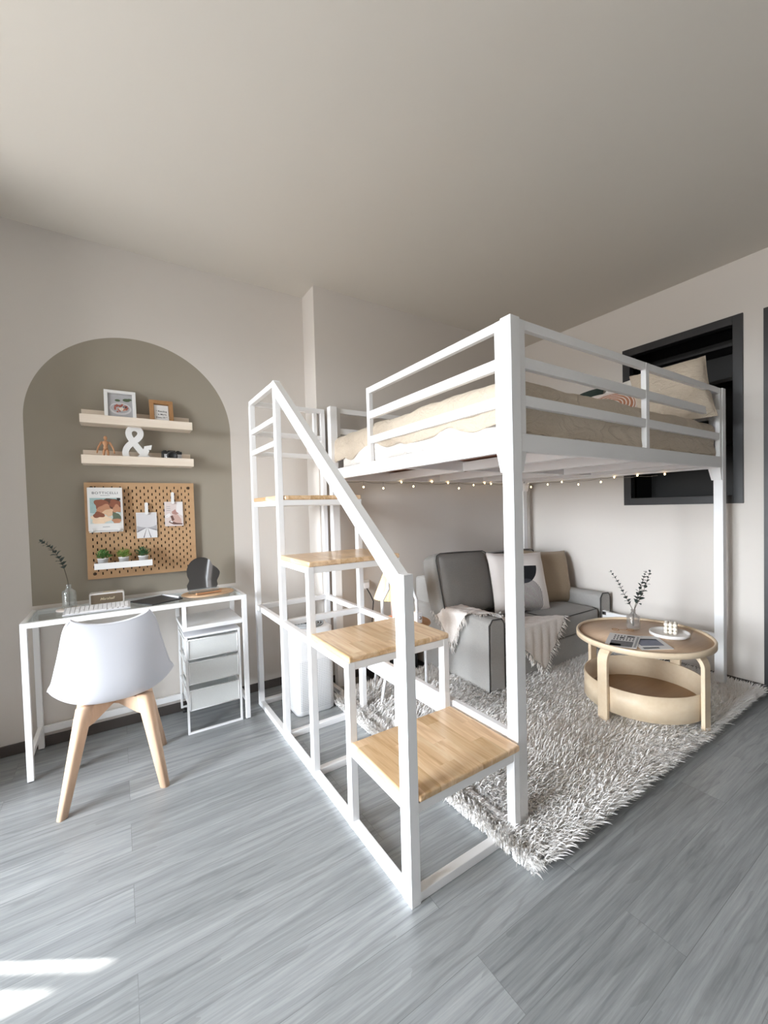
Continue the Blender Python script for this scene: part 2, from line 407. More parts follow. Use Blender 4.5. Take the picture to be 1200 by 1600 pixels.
# ------------------------------------------------------------------ loft bed
x0,x1,y0,y1=1.2088,3.2037,1.0531,2.6777; ZT=1.926; PS=.052; RZ0,RZ1=1.4267,1.4962
WM=M['white_metal']
bed=thing('loft_bed','large white metal loft bed with railings over the sofa','bed',((x0+x1)/2,(y0+y1)/2,0))
for px,py in ((x0,y0),(x1-PS,y0),(x0,y1-PS),(x1-PS,y1-PS)):
    post=part(MB().box(px,px+PS,py,py+PS,0,ZT),'post',WM,bed,bevel=.003)
    # gusset bracket below side rail
    m=MB(); sx=1 if px==x0 else -1; sy=1 if py==y0 else -1
    cx=px+(PS if sx>0 else 0); cy=py+(PS if sy>0 else 0)
    m.prism([(0,0),(0,.075),(.03,.075),(.012,0)],0,.045*1,lambda a,b,d:(px+.004+d,cy+sy*a,RZ0-.075+b))
    m.prism([(0,0),(0,.075),(.03,.075),(.012,0)],0,.045*1,lambda a,b,d:(cx+sx*a,py+.004+d,RZ0-.075+b))
    part(m,'bracket',WM,post)
part(MB().box(x0+.002,x0+.03,y0+PS,y1-PS,RZ0,RZ1),'side_rail',WM,bed,bevel=.003)
part(MB().box(x1-.03,x1-.002,y0+PS,y1-PS,RZ0,RZ1),'side_rail',WM,bed,bevel=.003)
part(MB().box(x0+PS,x1-PS,y0+.002,y0+.03,RZ0,RZ1),'side_rail',WM,bed,bevel=.003)
part(MB().box(x0+PS,x1-PS,y1-.03,y1-.002,RZ0,RZ1),'side_rail',WM,bed,bevel=.003)
RAILS=((1.887,1.922),(1.742,1.785),(1.600,1.642))
def guard(a,b,fixed,axis,ups):
    m=MB()
    def bx(u0,u1,z0,z1,e=0.):
        if axis=='y': m.box(fixed+e,fixed+.026-e,u0,u1,z0,z1)
        else: m.box(u0,u1,fixed+e,fixed+.026-e,z0,z1)
    for k,u in enumerate(ups): bx(u,u+.032,RZ1 if 0<k<len(ups)-1 or True else RZ0,1.922)
    us=sorted(ups)
    for i in range(len(us)-1):
        for zz in RAILS: bx(us[i]+.032,us[i+1],zz[0],zz[1],.001)
    return part(m,'guard_rail',WM,bed,bevel=.002)
guard(0,0,x0+.004,'y',(y0+PS,2.105))
guard(0,0,y0+.004,'x',(x0+PS,2.205,x1-PS-.032))
guard(0,0,y1-.03,'x',(x0+PS,2.205,x1-PS-.032))
guard(0,0,x1-.03,'y',(y0+PS,1.85,y1-PS-.032))
# base: centre beam, slats, plywood
YM=1.865
part(MB().box(x0+.03,x1-.03,YM-.02,YM+.02,1.437,1.492),'centre_beam',WM,bed,bevel=.002)
for xs in (1.71,2.19,2.68,3.02):
    part(MB().box(xs-.025,xs+.025,y0+.03,YM-.02,1.433,1.485),'slat',WM,bed,bevel=.002)
    part(MB().box(xs-.025,xs+.025,YM+.02,y1-.03,1.433,1.485),'slat',WM,bed,bevel=.002)
part(MB().box(x0+.032,x1-.032,y0+.032,y1-.032,1.4925,1.4985),'base_panel',M['plywood'],bed,label='red-brown plywood base panel')
for xb in (x0+.002,x1-.03):
    part(MB().box(xb,xb+.028,y0+PS,1.845,.262,.358),'lower_board',WM,bed,bevel=.003)
    part(MB().box(xb,xb+.028,1.875,y1-PS,.262,.358),'lower_board',WM,bed,bevel=.003)
    cl=part(MB().box(xb-.003,xb+.031,1.838,1.882,.255,.365),'joint_sleeve',WM,bed,bevel=.002)
    part(MB().box(xb-.006,xb-.003,1.842,1.878,.335,.36),'latch',M['chrome'],cl)
# ------------------------------------------------------------------ staircase
SX,SY,SW=.6993,1.0359,.4966; SR=SX+SW
YS=[SY+a for a in (0,.3907,.7691,1.1615,1.6506)]; YE=SY+1.6866
HS=[.3402,.6668,.9928,1.3086]; TT=.024; HT=1.913; t_=.030; q_=.038
st=thing('staircase','white metal open staircase with four wooden steps beside the loft bed','staircase',(SX+SW/2,(SY+YE)/2,0))
def leftx(m,a,b,c,d): m.box(SX,SX+t_,a,b,c,d)
def post(xa,k,top,w=None):
    w=w or q_; part(MB().box(xa,xa+t_,YS[k],YS[k]+w,0,top),'post',WM,st,bevel=.002)
post(SX,1,HS[1]-TT); post(SX,2,HS[2]-TT); post(SX,3,HT-.076); post(SX,4,HT-.03)
post(SR-t_,0,HS[0]-TT); post(SR-t_,1,HS[1]-TT); post(SR-t_,2,HS[2]-TT); post(SR-t_,3,HS[3]-TT); post(SR-t_,4,HT-.03)
# near newel and handrail as one bent bar
NW=.052; hz=1.0256
m=MB(); xr=SX+t_+.004; ytop=YS[3]+q_; fx=lambda a,b,d:(d,a,b)
YA_,ZA_=YS[0]+NW*.55,hz; sl=(HT-.004-ZA_)/(YS[3]+.012-YA_); th_v=.074
m.prism([(YS[0],0),(YS[0]+NW,0),(YS[0]+NW,ZA_+sl*NW*.45-th_v),(YA_,ZA_),(YS[0],hz)],SX,xr,fx)
m.prism([(YS[0]+NW,ZA_+sl*NW*.45-th_v),(YS[3]+.012,HT-.004-th_v),(YS[3]+.012,HT-.004),(YA_,ZA_)],SX,xr,fx)
m.prism([(YS[3]+.012,HT-.004-th_v),(ytop,HT-.004-th_v),(ytop,HT),(YS[3]+.012,HT)],SX,xr,fx)
part(m,'handrail',WM,st)
# bottom frame
part(MB().box(SX+.0012,SX+t_-.0012,YS[0]+NW-.002,YE-.0012,.0003,.0315),'bottom_rail',WM,st,bevel=.002)
part(MB().box(SR-t_+.0012,SR-.0012,YS[0]+q_-.002,YE-.0012,.0003,.0315),'bottom_rail',WM,st,bevel=.002)
for yy in (YS[0],YS[2],YS[3],YS[4]):
    part(MB().box(SX+t_,SR-t_,yy+.0032,yy+.0348,.0006,.0318),'cross_rail',WM,st,bevel=.002)
# mid frame at the height of step two
z2=HS[1]-TT
part(MB().box(SX+.0012,SX+t_-.0012,YS[2]+.004,YE-.0012,z2-.032,z2-.0006),'mid_rail',WM,st,bevel=.002)
part(MB().box(SR-t_+.0012,SR-.0012,YS[2]+.004,YE-.0012,z2-.032,z2-.0006),'mid_rail',WM,st,bevel=.002)
for yy in (YS[3],YS[4]): part(MB().box(SX+t_,SR-t_,yy+.0032,yy+.0348,z2-.0316,z2-.001),'cross_rail',WM,st,bevel=.002)
# treads with under frames
for k in range(4):
    ya,yb=YS[k],(YS[k+1] if k<3 else YE); zt=HS[k]
    m=MB(); m.box(SX+t_-.002,SR-t_+.002,ya+.001,ya+.03,zt-TT-.03,zt-TT-.0004); m.box(SX+t_-.002,SR-t_+.002,yb-.03,yb-.001,zt-TT-.03,zt-TT-.0004)
    m.box(SX+.001,SX+t_-.001,ya+q_-.003,yb-.001,zt-TT-.0297,zt-TT-.0007); m.box(SR-t_+.001,SR-.001,ya+q_-.003,yb-.001,zt-TT-.0297,zt-TT-.0007)
    fr=part(m,'step_frame',WM,st,bevel=.0015)
    m=MB(); bm_=butcher('butcher_block_%d'%k,k*3.7+1)
    if k==0: P=[(SX+t_+.006,ya-.004),(SR,ya-.004),(SR,yb),(SX+.002,yb),(SX+.002,ya+NW+.002),(SX+t_+.006,ya+NW+.002)]
    elif k==3: P=[(SX+t_+.006,ya),(SR,ya),(SR,yb-q_-.002),(SR-t_-.002,yb-q_-.002),(SR-t_-.002,yb),(SX+t_+.002,yb),(SX+t_+.002,yb-q_-.002),(SX+.002,yb-q_-.002),(SX+.002,ya+q_+.002),(SX+t_+.006,ya+q_+.002)]
    else: P=[(SX+.002,ya-.003),(SR,ya-.003),(SR,yb+(.0 if k==3 else 0)),(SX+.002,yb)]
    m.prism(P,zt-TT,zt,lambda a,b,d:(a,b,d))
    part(m,'tread',bm_,st,label='%s wooden stair tread'%('lowest','second','third','top')[k],bevel=.007,seg=3,ang=60)
# platform guards
m=MB()
for za in (HT-.03,1.70,1.572): m.box(SX+.0012,SX+t_-.0012,YS[3]+q_-.003,YE-.001 if za>1.8 else YS[4]+.003,za,za+.0295)
part(m,'platform_guard',WM,st,bevel=.002)
m=MB()
for za in (HT-.03,1.70,1.572): m.box(SX+t_,SR-t_ if za<1.8 else SR,YS[4]+.004,YS[4]+.032,za,za+.03)
m.box(SR-t_-.05,SR-t_-.028,YS[4]+.004,YS[4]+.032,1.70,HT-.03)
part(m,'platform_guard',WM,st,bevel=.002)
# ------------------------------------------------------------------ bedding
def nz(x,y,s=0):
    return (math.sin(x*7.1+s)+math.sin(y*8.3+1.7*s+x*3.1)+math.sin((x+y)*13.7+s*2.3)*.6+math.sin(x*23.1-y*17.3+s)*.35)/2.95
mx0,mx1,my0,my1=x0+.036,x1-.036,y0+.036,y1-.036; MZ=1.4995; MT=1.675
def slab(m,xa,xb,ya,yb,za,zb,r,amp,seed,nx=60,ny=50):
    """closed soft slab: superellipse walls with creases"""
    P=[]
    prof=[(0.,0.),(.0,.12),(0.,.3),(0.,.5),(0.,.7),(.15,.88),(.45,.97),(1.,1.)]
    n=160; rings=[]
    def outline(t):
        c,s=math.cos(t),math.sin(t); e=.16
        return (math.copysign(abs(c)**e,c),math.copysign(abs(s)**e,s))
    cx,cy=(xa+xb)/2,(ya+yb)/2; hx,hy=(xb-xa)/2,(yb-ya)/2
    levels=[(0.,.0),(.0,.15),(0.,.35),(0.,.55),(.004,.75),(.015,.9),(.04,.985),(.09,1.),(.3,1.),(.6,1.),(.9,1.)]
    for d,zf in levels:
        row=[]
        for i in range(n):
            a,b=outline(2*PI*i/n)
            w=nz(cx+a*hx*1.3,cy+b*hy*1.3,seed)*amp*(1 if zf<.9 else .6)+math.sin(i*1.9+zf*5)*amp*.35
            row.append((cx+a*(hx-min(d,hx*.9))+a*w,cy+b*(hy-min(d*.9,hy*.95))+b*w,za+(zb-za)*zf+(w*.6 if zf>.9 else 0)))
        rings.append(row)
    L=len(rings)
    vs=[p for r in rings for p in r]; fs=[]
    for k in range(L-1):
        for i in range(n): fs.append((k*n+i,k*n+(i+1)%n,(k+1)*n+(i+1)%n,(k+1)*n+i))
    fs.append(tuple(range(n))[::-1]); fs.append(tuple((L-1)*n+i for i in range(n)))
    m.add(vs,fs,0,True); return m
m=slab(MB(),mx0,mx1,my0,my1,MZ,MT,.05,.004,2)
tag(m.build('mattress',M['sheet'],origin=((mx0+mx1)/2,(my0+my1)/2,MZ)),'thick mattress in a white sheet lying on the loft bed','mattress')
# duvet: cloth grid folded over the edges
def duvet():
    NU,NV=110,96; P=[]
    ua,ub=mx0-.15,mx1-.05; va,vb=my0-.245,my1+.02
    for i in range(NU+1):
        row=[]
        for j in range(NV+1):
            u=ua+(ub-ua)*i/NU; v=va+(vb-va)*j/NV
            edge=.018*nz(u*2,v*2,5)
            zt=MT+.028+.014*nz(u*1.2,v*1.3,3)+.007*nz(u*3.1,v*3.7,8)+.004*abs(nz(u*5.1+v*2,v*4.7,2))
            if u<mx0+.9: zt+=.012
            X,Y,Z=u,v,zt
            ex=max(0,(mx0+.03)-u); ey=max(0,(my0+.03)-v)
            puff=.006*nz(u*2.7,v*2.9,11)+.004*math.sin(u*31+v*9)
            def fold(e):
                r=.045; a=min(e/r,PI/2); drop=r*(1-math.cos(a))+max(0,e-r*PI/2); out=r*math.sin(a)
                return out,drop
            if ex>0:
                e=ex*(1.0+.25*nz(v*1.3,1,4)); o_,d_=fold(e); X=mx0+.03-o_+.012; Z-=d_; X+=(.004*math.sin(v*26)+.003*math.sin(v*49+d_*60))*min(1,d_*10)
            if ey>0:
                o_,d_=fold(ey); Y=my0+.03-o_+.013; Z-=d_; Y+=(.0035*math.sin(u*17+d_*40+2*math.sin(u*5))+.003*math.sin(u*41-d_*55+1.3*math.sin(u*9))+.004*nz(u*3.3,d_*9,6))*min(1,d_*8); Z=max(Z,MZ+.004)
            row.append((X,Y+puff*.0,Z))
        P.append(row)
    return MB().grid(P)
o=duvet().build('duvet',M['tan'],origin=((x0+x1)/2,(y0+y1)/2,MT),solid=.012,sub=1)
tag(o,'tan linen duvet spread over the white mattress of the loft bed','duvet')
def pillow(w,h,d,puff=.55,n=22,pinch=.06):
    m=MB()
    for s in (1,-1):
        P=[]
        for i in range(n+1):
            row=[]
            for j in range(n+1):
                a=-1+2*i/n; b=-1+2*j/n
                th=d/2*(max(0,(1-a**4))*max(0,(1-b**4)))**puff
                k=1-pinch*(1-b*b)*(abs(a)**3) ; q=1-pinch*(1-a*a)*(abs(b)**3)
                row.append((a*w/2*k,-s*(th+.004*nz(a*1.1,b*1.2,w*9)*(1-a*a)*(1-b*b)),b*h/2*q))
            P.append(row if s>0 else row[::-1])
        m.grid(P)
    # seam
    e=[]
    for i in range(n): e.append((-1+2*i/n,-1))
    for i in range(n): e.append((1,-1+2*i/n))
    for i in range(n): e.append((1-2*i/n,1))
    for i in range(n): e.append((-1,1-2*i/n))
    m.tube([(a*w/2*(1-pinch*(1-b*b)*(abs(a)**3)),0,b*h/2*(1-pinch*(1-a*a)*(abs(b)**3))) for a,b in e],.003,5,closed=True)
    return m
def place_pillow(m,name,mat,loc,rot,label,cat='cushion',group=None):
    return tag(m.build(name,mat,origin=(0,0,0)) ,label,cat,group) if False else _pp(m,name,mat,loc,rot,label,cat,group)
def _pp(m,name,mat,loc,rot,label,cat,group):
    o=m.build(name,mat); o.location=loc; o.rotation_euler=rot; o['_o']=tuple(loc); return tag(o,label,cat,group)
# patterned pillow materials (local x across, z up)
def circle_mask(t,x,z,cx,cz,r):
    a=t.math('SUBTRACT',x,cx); b=t.math('SUBTRACT',z,cz)
    return t.math('SQRT',t.math('ADD',t.math('MULTIPLY',a,a),t.math('MULTIPLY',b,b)))
t=NT('cushion_print_black_half_disc_and_lines'); x,y,z=t.xyz()
d1=circle_mask(t,x,z,.0,.115,.12); m1=t.math('MULTIPLY',t.math('LESS_THAN',d1,.135),t.math('LESS_THAN',z,.115))
d2=circle_mask(t,x,z,.01,-.13,.12); m2=t.math('MAXIMUM',t.math('MULTIPLY',t.math('LESS_THAN',d2,.145),t.math('GREATER_THAN',z,-.13)),t.math('MULTIPLY',t.math('LESS_THAN',t.math('ABSOLUTE',t.math('SUBTRACT',x,.01)),.145),t.math('LESS_THAN',z,-.13)))
wob=t.math('MULTIPLY',t.math('SINE',t.math('MULTIPLY',z,38.)),.004)
stp=t.math('GREATER_THAN',t.math('SINE',t.math('MULTIPLY',t.math('ADD',x,wob),560.)),-.1)
m2=t.math('MULTIPLY',m2,stp)
k=t.mix(m1,lin('#e9e2de'),lin('#15171c')); k=t.mix(m2,k,lin('#4a4a52'))
t.base(k).set_(Roughness=.9); t.bump(t.noise(t.obj(),500,2),.2,.001); M['print1']=t.m
t=NT('cushion_print_rust_rainbow'); x,y,z=t.xyz()
d1=circle_mask(t,x,z,.02,-.02,.1)
ring=t.math('MULTIPLY',t.math('LESS_THAN',d1,.15),t.math('GREATER_THAN',t.math('SINE',t.math('MULTIPLY',d1,300.)),-.55))
k=t.mix(ring,lin('#e6dcd6'),lin('#b07a5e')); t.base(k).set_(Roughness=.9); t.bump(t.noise(t.obj(),500,2),.2,.001); M['print2']=t.m
t=NT('cushion_print_dark_green'); x,y,z=t.xyz()
k=t.mix(t.math('GREATER_THAN',t.math('SUBTRACT',z,t.math('MULTIPLY',x,.6)),.12),lin('#2c3a36'),lin('#e6dfd9')); t.base(k).set_(Roughness=.9); M['print3']=t.m
RY=lambda rz,lean=0,roll=0: Euler((lean,roll,rz)).to_quaternion()
def q(rz,lean,roll=0.):
    return (Matrix.Rotation(rz,4,'Z')@Matrix.Rotation(lean,4,'X')@Matrix.Rotation(roll,4,'Y')).to_euler()
PZ=MT+.035
_pp(pillow(.42,.42,.16),'pillow',M['tan'],(2.93,1.255,PZ+.19),q(-PI/2+.38,-.30,-.13),'large tan pillow standing tilted at the railing corner of the loft bed','pillow',None)
_pp(pillow(.42,.42,.15),'throw_pillow',M['print2'],(2.83,1.60,PZ+.13),q(-PI/2+.25,-.75),'cream pillow with rust rainbow arcs leaning on the loft bed','pillow',None)
_pp(pillow(.42,.42,.14),'throw_pillow',M['print3'],(2.86,1.90,PZ+.165),q(-PI/2+.1,-.55,-.15),'dark green and white pillow lying farthest along the loft bed','pillow',None)
_pp(pillow(.48,.44,.16),'pillow',M['sheet'],(3.04,1.62,PZ+.185),q(-PI/2,-.30,-.1),'plain white pillow behind the rust rainbow pillow','pillow',None)
# ------------------------------------------------------------------ fairy lights
lt=thing('string_lights','string of tiny warm lights looped under the loft bed frame','string lights',(2.2,2.64,1.42))
pts=[];bul=[]
BL=[(1.306,1.407),(1.457,1.381),(1.622,1.373),(1.783,1.42),(1.895,1.389),(2.078,1.428),(2.244,1.42),(2.361,1.376),(2.53,1.405),(2.661,1.424),(2.74,1.418),(2.9,1.40),(3.05,1.41)]
for i,(bx_,bz_) in enumerate(BL): pts.append((bx_,2.64,1.418+.006*math.sin(i*2.1))); bul.append((bx_,2.64,bz_))
pts.append((3.16,2.63,1.42))
for i,(by_,bz_) in enumerate([(2.549,1.387),(2.367,1.40),(2.223,1.413),(2.066,1.382),(1.87,1.39),(1.761,1.42),(1.587,1.42),(1.40,1.415)]):
    pts.append((3.168,by_,1.418+.006*math.sin(i*1.7))); bul.append((3.168,by_,bz_))
pts=[(p[0],p[1],min(p[2],1.424)) for p in pts]
wp=[]
for a,b in zip(pts,pts[1:]):
    for k in range(4):
        f=k/4; wp.append((a[0]+(b[0]-a[0])*f,a[1]+(b[1]-a[1])*f,a[2]+(b[2]-a[2])*f-.008*math.sin(PI*f)))
part(MB().tube([(1.265,2.60,1.425)]+wp,.0016,5),'wire',M['wire'],lt)
M['bulb']=emis('fairy_bulb_glow','#ffd9a0',9.)
for b in bul:
    m=MB().tube([(b[0],b[1],1.42),(b[0],b[1],b[2]+.004)],.0012,5); m.ball(b,.0058,6,mi=1,sc=(1,1,1.3)); part(m,'bulb',[M['wire'],M['bulb']],lt)

# ------------------------------------------------------------------ desk
DX,DY0_,DW,DD,DH=-.3883,2.5676,1.0,.355,.74
X1=DX+DW; Y1=DY0_+DD; b=.025
dk_=thing('desk','narrow white metal desk with a glass top against the arch wall','desk',(DX+DW/2,DY0_+DD/2,0))
for px in (DX,X1-b):
    for py in (DY0_,Y1-b): 
        l=part(MB().box(px,px+b,py,py+b,0.004,DH-b),'leg',WM,dk_,bevel=.0015)
        part(MB().lathe([(0,0),(.011,0),(.011,.004),(0,.004)],(px+b/2,py+b/2,0),12),'foot',M['black'],l)
m=MB(); m.box(DX,X1,DY0_,DY0_+b,DH-b,DH); m.box(DX,X1,Y1-b,Y1,DH-b,DH); m.box(DX,DX+b,DY0_+b,Y1-b,DH-b,DH); m.box(X1-b,X1,DY0_+b,Y1-b,DH-b,DH)
part(m,'top_frame',WM,dk_,bevel=.0015)
part(MB().box(DX+b-.008,X1-b+.008,DY0_+b-.008,Y1-b+.008,DH-.006,DH+.0005),'glass_top',M['glass'],dk_,label='clear glass top pane')
for px in (DX+.003,X1-b+.003): part(MB().box(px,px+.019,DY0_+b,Y1-b,.10,.125),'stretcher',WM,dk_,bevel=.0015)
part(MB().box(DX+b,X1-b,Y1-.022,Y1-.004,.082,.117),'stretcher',WM,dk_,bevel=.0015)
m=MB(); sx0=.272
m.box(sx0,sx0+.02,DY0_+.002,DY0_+.022,.598,DH-b); m.box(sx0,sx0+.02,Y1-.022,Y1-.002,.598,DH-b)
m.box(sx0,X1-b,DY0_+.002,DY0_+.022,.578,.60); m.box(sx0,sx0+.02,DY0_+.022,Y1-.022,.578,.598)
sf=part(m,'shelf_frame',WM,dk_,bevel=.001)
part(MB().box(sx0+.02,X1-b,DY0_+.022,Y1-.004,.586,.598),'shelf',M['white_plastic'],dk_,bevel=.001)
# ------------------------------------------------------------------ drawer unit under the desk
ux0,ux1,uy0,uy1,uh=.280,.570,2.578,2.905,.548
du=thing('drawer_unit','low white wire mesh drawer unit standing under the right end of the desk','drawer unit',((ux0+ux1)/2,(uy0+uy1)/2,0))
w_=.011
for yy,zb in ((uy0,.0),(uy1-w_,.028)):
    m=MB(); m.box(ux0,ux0+w_,yy,yy+w_,zb,uh); m.box(ux1-w_,ux1,yy,yy+w_,zb,uh); m.box(ux0+w_,ux1-w_,yy,yy+w_,zb,zb+w_); m.box(ux0+w_,ux1-w_,yy,yy+w_,uh-w_,uh)
    part(m,'frame',WM,du,bevel=.001)
part(MB().box(ux0,ux1,uy0+w_,uy1-w_,uh-.008,uh-.001),'top_panel',M['white_plastic'],du)
for xx in (ux0+.02,ux1-.02):
    part(MB().tube([(xx-.01,uy1-.012,.0125),(xx+.01,uy1-.012,.0125)],.012,14).box(xx-.006,xx+.006,uy1-.016,uy1-.004,.02,.03),'castor',M['black'],du)
M['mesh']=veil('white_wire_mesh','#f3f5f4',.74)
for zb,zt in ((.415,.522),(.275,.395),(.13,.24)):
    for xx in (ux0+.002,ux1-.008): part(MB().box(xx,xx+.006,uy0+w_,uy1-w_,zt-.012,zt-.004),'runner',WM,du)
    a0,a1,c0,c1=ux0+.016,ux1-.016,uy0+.004,uy1-.03
    m=MB(); e=.004
    m.box(a0,a1,c0,c0+e,zb,zt).box(a0,a1,c1-e,c1,zb,zt).box(a0,a0+e,c0+e,c1-e,zb,zt).box(a1-e,a1,c0+e,c1-e,zb,zt).box(a0+e,a1-e,c0+e,c1-e,zb,zb+e)
    dr=part(m,'drawer',M['mesh'],du)
    m=MB(); r=.0035
    for za in (zb,zt): m.tube([(a0,c0,za),(a1,c0,za),(a1,c1,za),(a0,c1,za)],r,6,closed=True)
    for xx in (a0,a1): m.tube([(xx,c0,zb),(xx,c0,zt)],r,6)
    part(m,'rim_wire',WM,dr)
# ------------------------------------------------------------------ desk chair
ch=thing('desk_chair','white plastic shell chair on beech legs in front of the desk','chair',(-.043,2.365,0))
CX=-.037
spine=[(.22,.440),(.13,.412),(.02,.396),(-.075,.396),(-.13,.43),(-.165,.50),(-.19,.60),(-.213,.70),(-.232,.775)]
rim=[(.155,.23,.452),(.200,.12,.474),(.228,.03,.486),(.233,-.045,.486),(.214,-.09,.53),(.196,-.125,.60),(.177,-.165,.68),(.158,-.205,.765),(.135,-.236,.812)]
def interp(L,t):
    n=len(L)-1; t=t*n; i=min(int(t),n-1); f=t-i
    p0=L[max(i-1,0)];p1=L[i];p2=L[i+1];p3=L[min(i+2,n)]
    return [ .5*((2*b_)+(-a_+c_)*f+(2*a_-5*b_+4*c_-d_)*f*f+(-a_+3*b_-3*c_+d_)*f**3) for a_,b_,c_,d_ in zip(p0,p1,p2,p3)]
NU,NV=46,60; P=[]
for i in range(NU+1):
    u=-1+2*i/NU; row=[]
    for j in range(NV+1):
        v=j/NV; s_=interp(spine,v); r_=interp(rim,v)
        e=2.6 if v<.45 else 2.6-.5*(v-.45)/.55
        f=abs(u)**e; xx=math.copysign(1,u)*r_[0]*(1-(1-abs(u))**1.15)
        row.append((CX+xx,2.365+s_[0]+(r_[1]-s_[0])*f,s_[1]+(r_[2]-s_[1])*f))
    P.append(row)
part(MB().grid(P),'seat_shell',M['shell'],ch,solid=.007,sub=1,bevel=0)
# rolled rim
edge=[P[0][j] for j in range(NV+1)]+[P[i][NV] for i in range(1,NU+1)]+[P[NU][j] for j in range(NV-1,-1,-1)]+[P[i][0] for i in range(NU-1,0,-1)]
part(MB().tube(edge,.0052,6,closed=True),'rim',M['shell'],ch)
# cushion pad
m=slab(MB(),CX-.165,CX+.165,2.365-.07,2.365+.19,.43,.462,.02,.002,1); part(m,'seat_pad',M['white_plastic'],ch)
tops=[(-.105,-.085),(.115,-.085),(.115,.115),(-.105,.115)]
feet=[(-.187,-.185),(.176,-.20),(.20,.198),(-.19,.20)]
BE=M['beech']
for (ax_,ay_),(bx_,by_) in zip(tops,feet):
    m=MB(); A=Vector((-.043+ax_,2.365+ay_,.397)); B=Vector((-.043+bx_,2.365+by_,.0)); d=B-A
    n_=12; vs=[]
    out=Vector((ax_,ay_,0)).normalized(); tan=Vector((-out.y,out.x,0))
    for f,(ww,hh) in ((0,(.026,.030)),(.12,(.025,.030)),(1,(.0155,.018))):
        c_=A+d*f
        for k in range(n_):
            tt=2*PI*k/n_; e=.7
            vs.append(c_+out*math.copysign(abs(math.cos(tt))**e,math.cos(tt))*hh+tan*math.copysign(abs(math.sin(tt))**e,math.sin(tt))*ww)
    fs=[(r*n_+k,r*n_+(k+1)%n_,(r+1)*n_+(k+1)%n_,(r+1)*n_+k) for r in range(2) for k in range(n_)]
    fs+= [tuple(range(n_))[::-1],tuple(2*n_+k for k in range(n_))]
    m.add(vs,fs,0,True); part(m,'leg',BE,ch)
for a_,b_ in ((0,2),(1,3)):
    A=Vector((-.043+tops[a_][0],2.365+tops[a_][1],.372)); B=Vector((-.043+tops[b_][0],2.365+tops[b_][1],.372))
    m=MB(); d=(B-A); L=d.length; d.normalize(); s_=d.cross(Vector((0,0,1)))
    poly=[(0,-.062),(L*.10,-.055),(L*.40,-.014),(L*.60,-.014),(L*.90,-.055),(L,-.062),(L,.022),(0,.022)]
    if a_==1: poly=[(0,-.062),(L*.10,-.055),(L*.40,-.018),(L*.60,-.018),(L*.90,-.055),(L,-.062),(L,.018),(0,.018)]
    m.prism(poly,-.016,.016,lambda a,b,dd:tuple(A+d*a+Vector((0,0,b))+s_*dd)); part(m,'cross_brace',BE,ch,bevel=.003)
# ------------------------------------------------------------------ purifier
pu=thing('air_purifier','white tower air purifier standing under the staircase','air purifier',(.955,2.505,0))
def rrect(cx,cy,hx,hy,r,n=8):
    P=[]
    for k,(sx_,sy_) in enumerate(((1,1),(-1,1),(-1,-1),(1,-1))):
        for i in range(n+1):
            a=PI/2*k+PI/2*i/n; P.append((cx+sx_*(hx-r)+r*math.cos(a),cy+sy_*(hy-r)+r*math.sin(a)))
    return P
def rprism(m,cx,cy,hx,hy,r,z0,z1,mi=0,ch_=.0):
    P=rrect(cx,cy,hx,hy,r); n=len(P); lv=[(z0,ch_),(z0+ch_,0),(z1-ch_,0),(z1,ch_)] if ch_ else [(z0,0),(z1,0)]
    vs=[]
    for z,i_ in lv: vs+=[(px-(px-cx)/hx*i_,py-(py-cy)/hy*i_,z) for px,py in P]
    fs=[(k*n+i,k*n+(i+1)%n,(k+1)*n+(i+1)%n,(k+1)*n+i) for k in range(len(lv)-1) for i in range(n)]
    b0=len(m.v); m.add(vs,fs,mi,True); L=len(lv)
    m.f.append([b0+i for i in range(n)][::-1]); m.m.append(mi); m.sm.append(False)
    m.f.append([b0+(L-1)*n+i for i in range(n)]); m.m.append(mi); m.sm.append(False)
    return m
t=NT('purifier_body_perforated'); x,y,z=t.xyz()
s_=t.math('ADD',x,y); dd_=t.math('SUBTRACT',x,y)
px_=t.math('SUBTRACT',t.math('FRACT',t.math('DIVIDE',s_,.0105)),.5); pz_=t.math('SUBTRACT',t.math('FRACT',t.math('DIVIDE',z,.0105)),.5)
hole=t.math('MULTIPLY',t.math('LESS_THAN',t.math('ADD',t.math('MULTIPLY',px_,px_),t.math('MULTIPLY',pz_,pz_)),.075),t.math('MULTIPLY',t.math('LESS_THAN',z,.33),t.math('GREATER_THAN',z,.035)))
t.base(t.mix(hole,lin('#efeff0'),lin('#b9bbbe'))).set_(Roughness=.4); M['purifier']=t.m
part(rprism(MB(),.955,2.505,.121,.121,.035,.0,.515,ch_=.008),'body',M['purifier'],pu)
m=MB(); 
for r in (.095,.078,.061,.044,.027): m.lathe([(r-.004,0),(r+.004,0),(r+.004,.006),(r-.004,.006),(r-.004,0)],(.955,2.505,.516),40)
m.box(.955-.097,.955+.097,2.502,2.508,.516,.522).box(.952,.958,2.505-.097,2.505+.097,.516,.522)
part(m,'top_grille',plain('grey_grille','#a9adb0',.5),pu)
part(MB().lathe([(0,0),(.1,0),(.1,.0012),(0,.0012)],(.955,2.505,.5152),40),'fan_opening',M['charcoal'],pu)
part(MB().lathe([(0,0),(.016,0),(.016,.003),(0,.003)],(.955,2.505,.5222),20),'display',M['black'],pu)
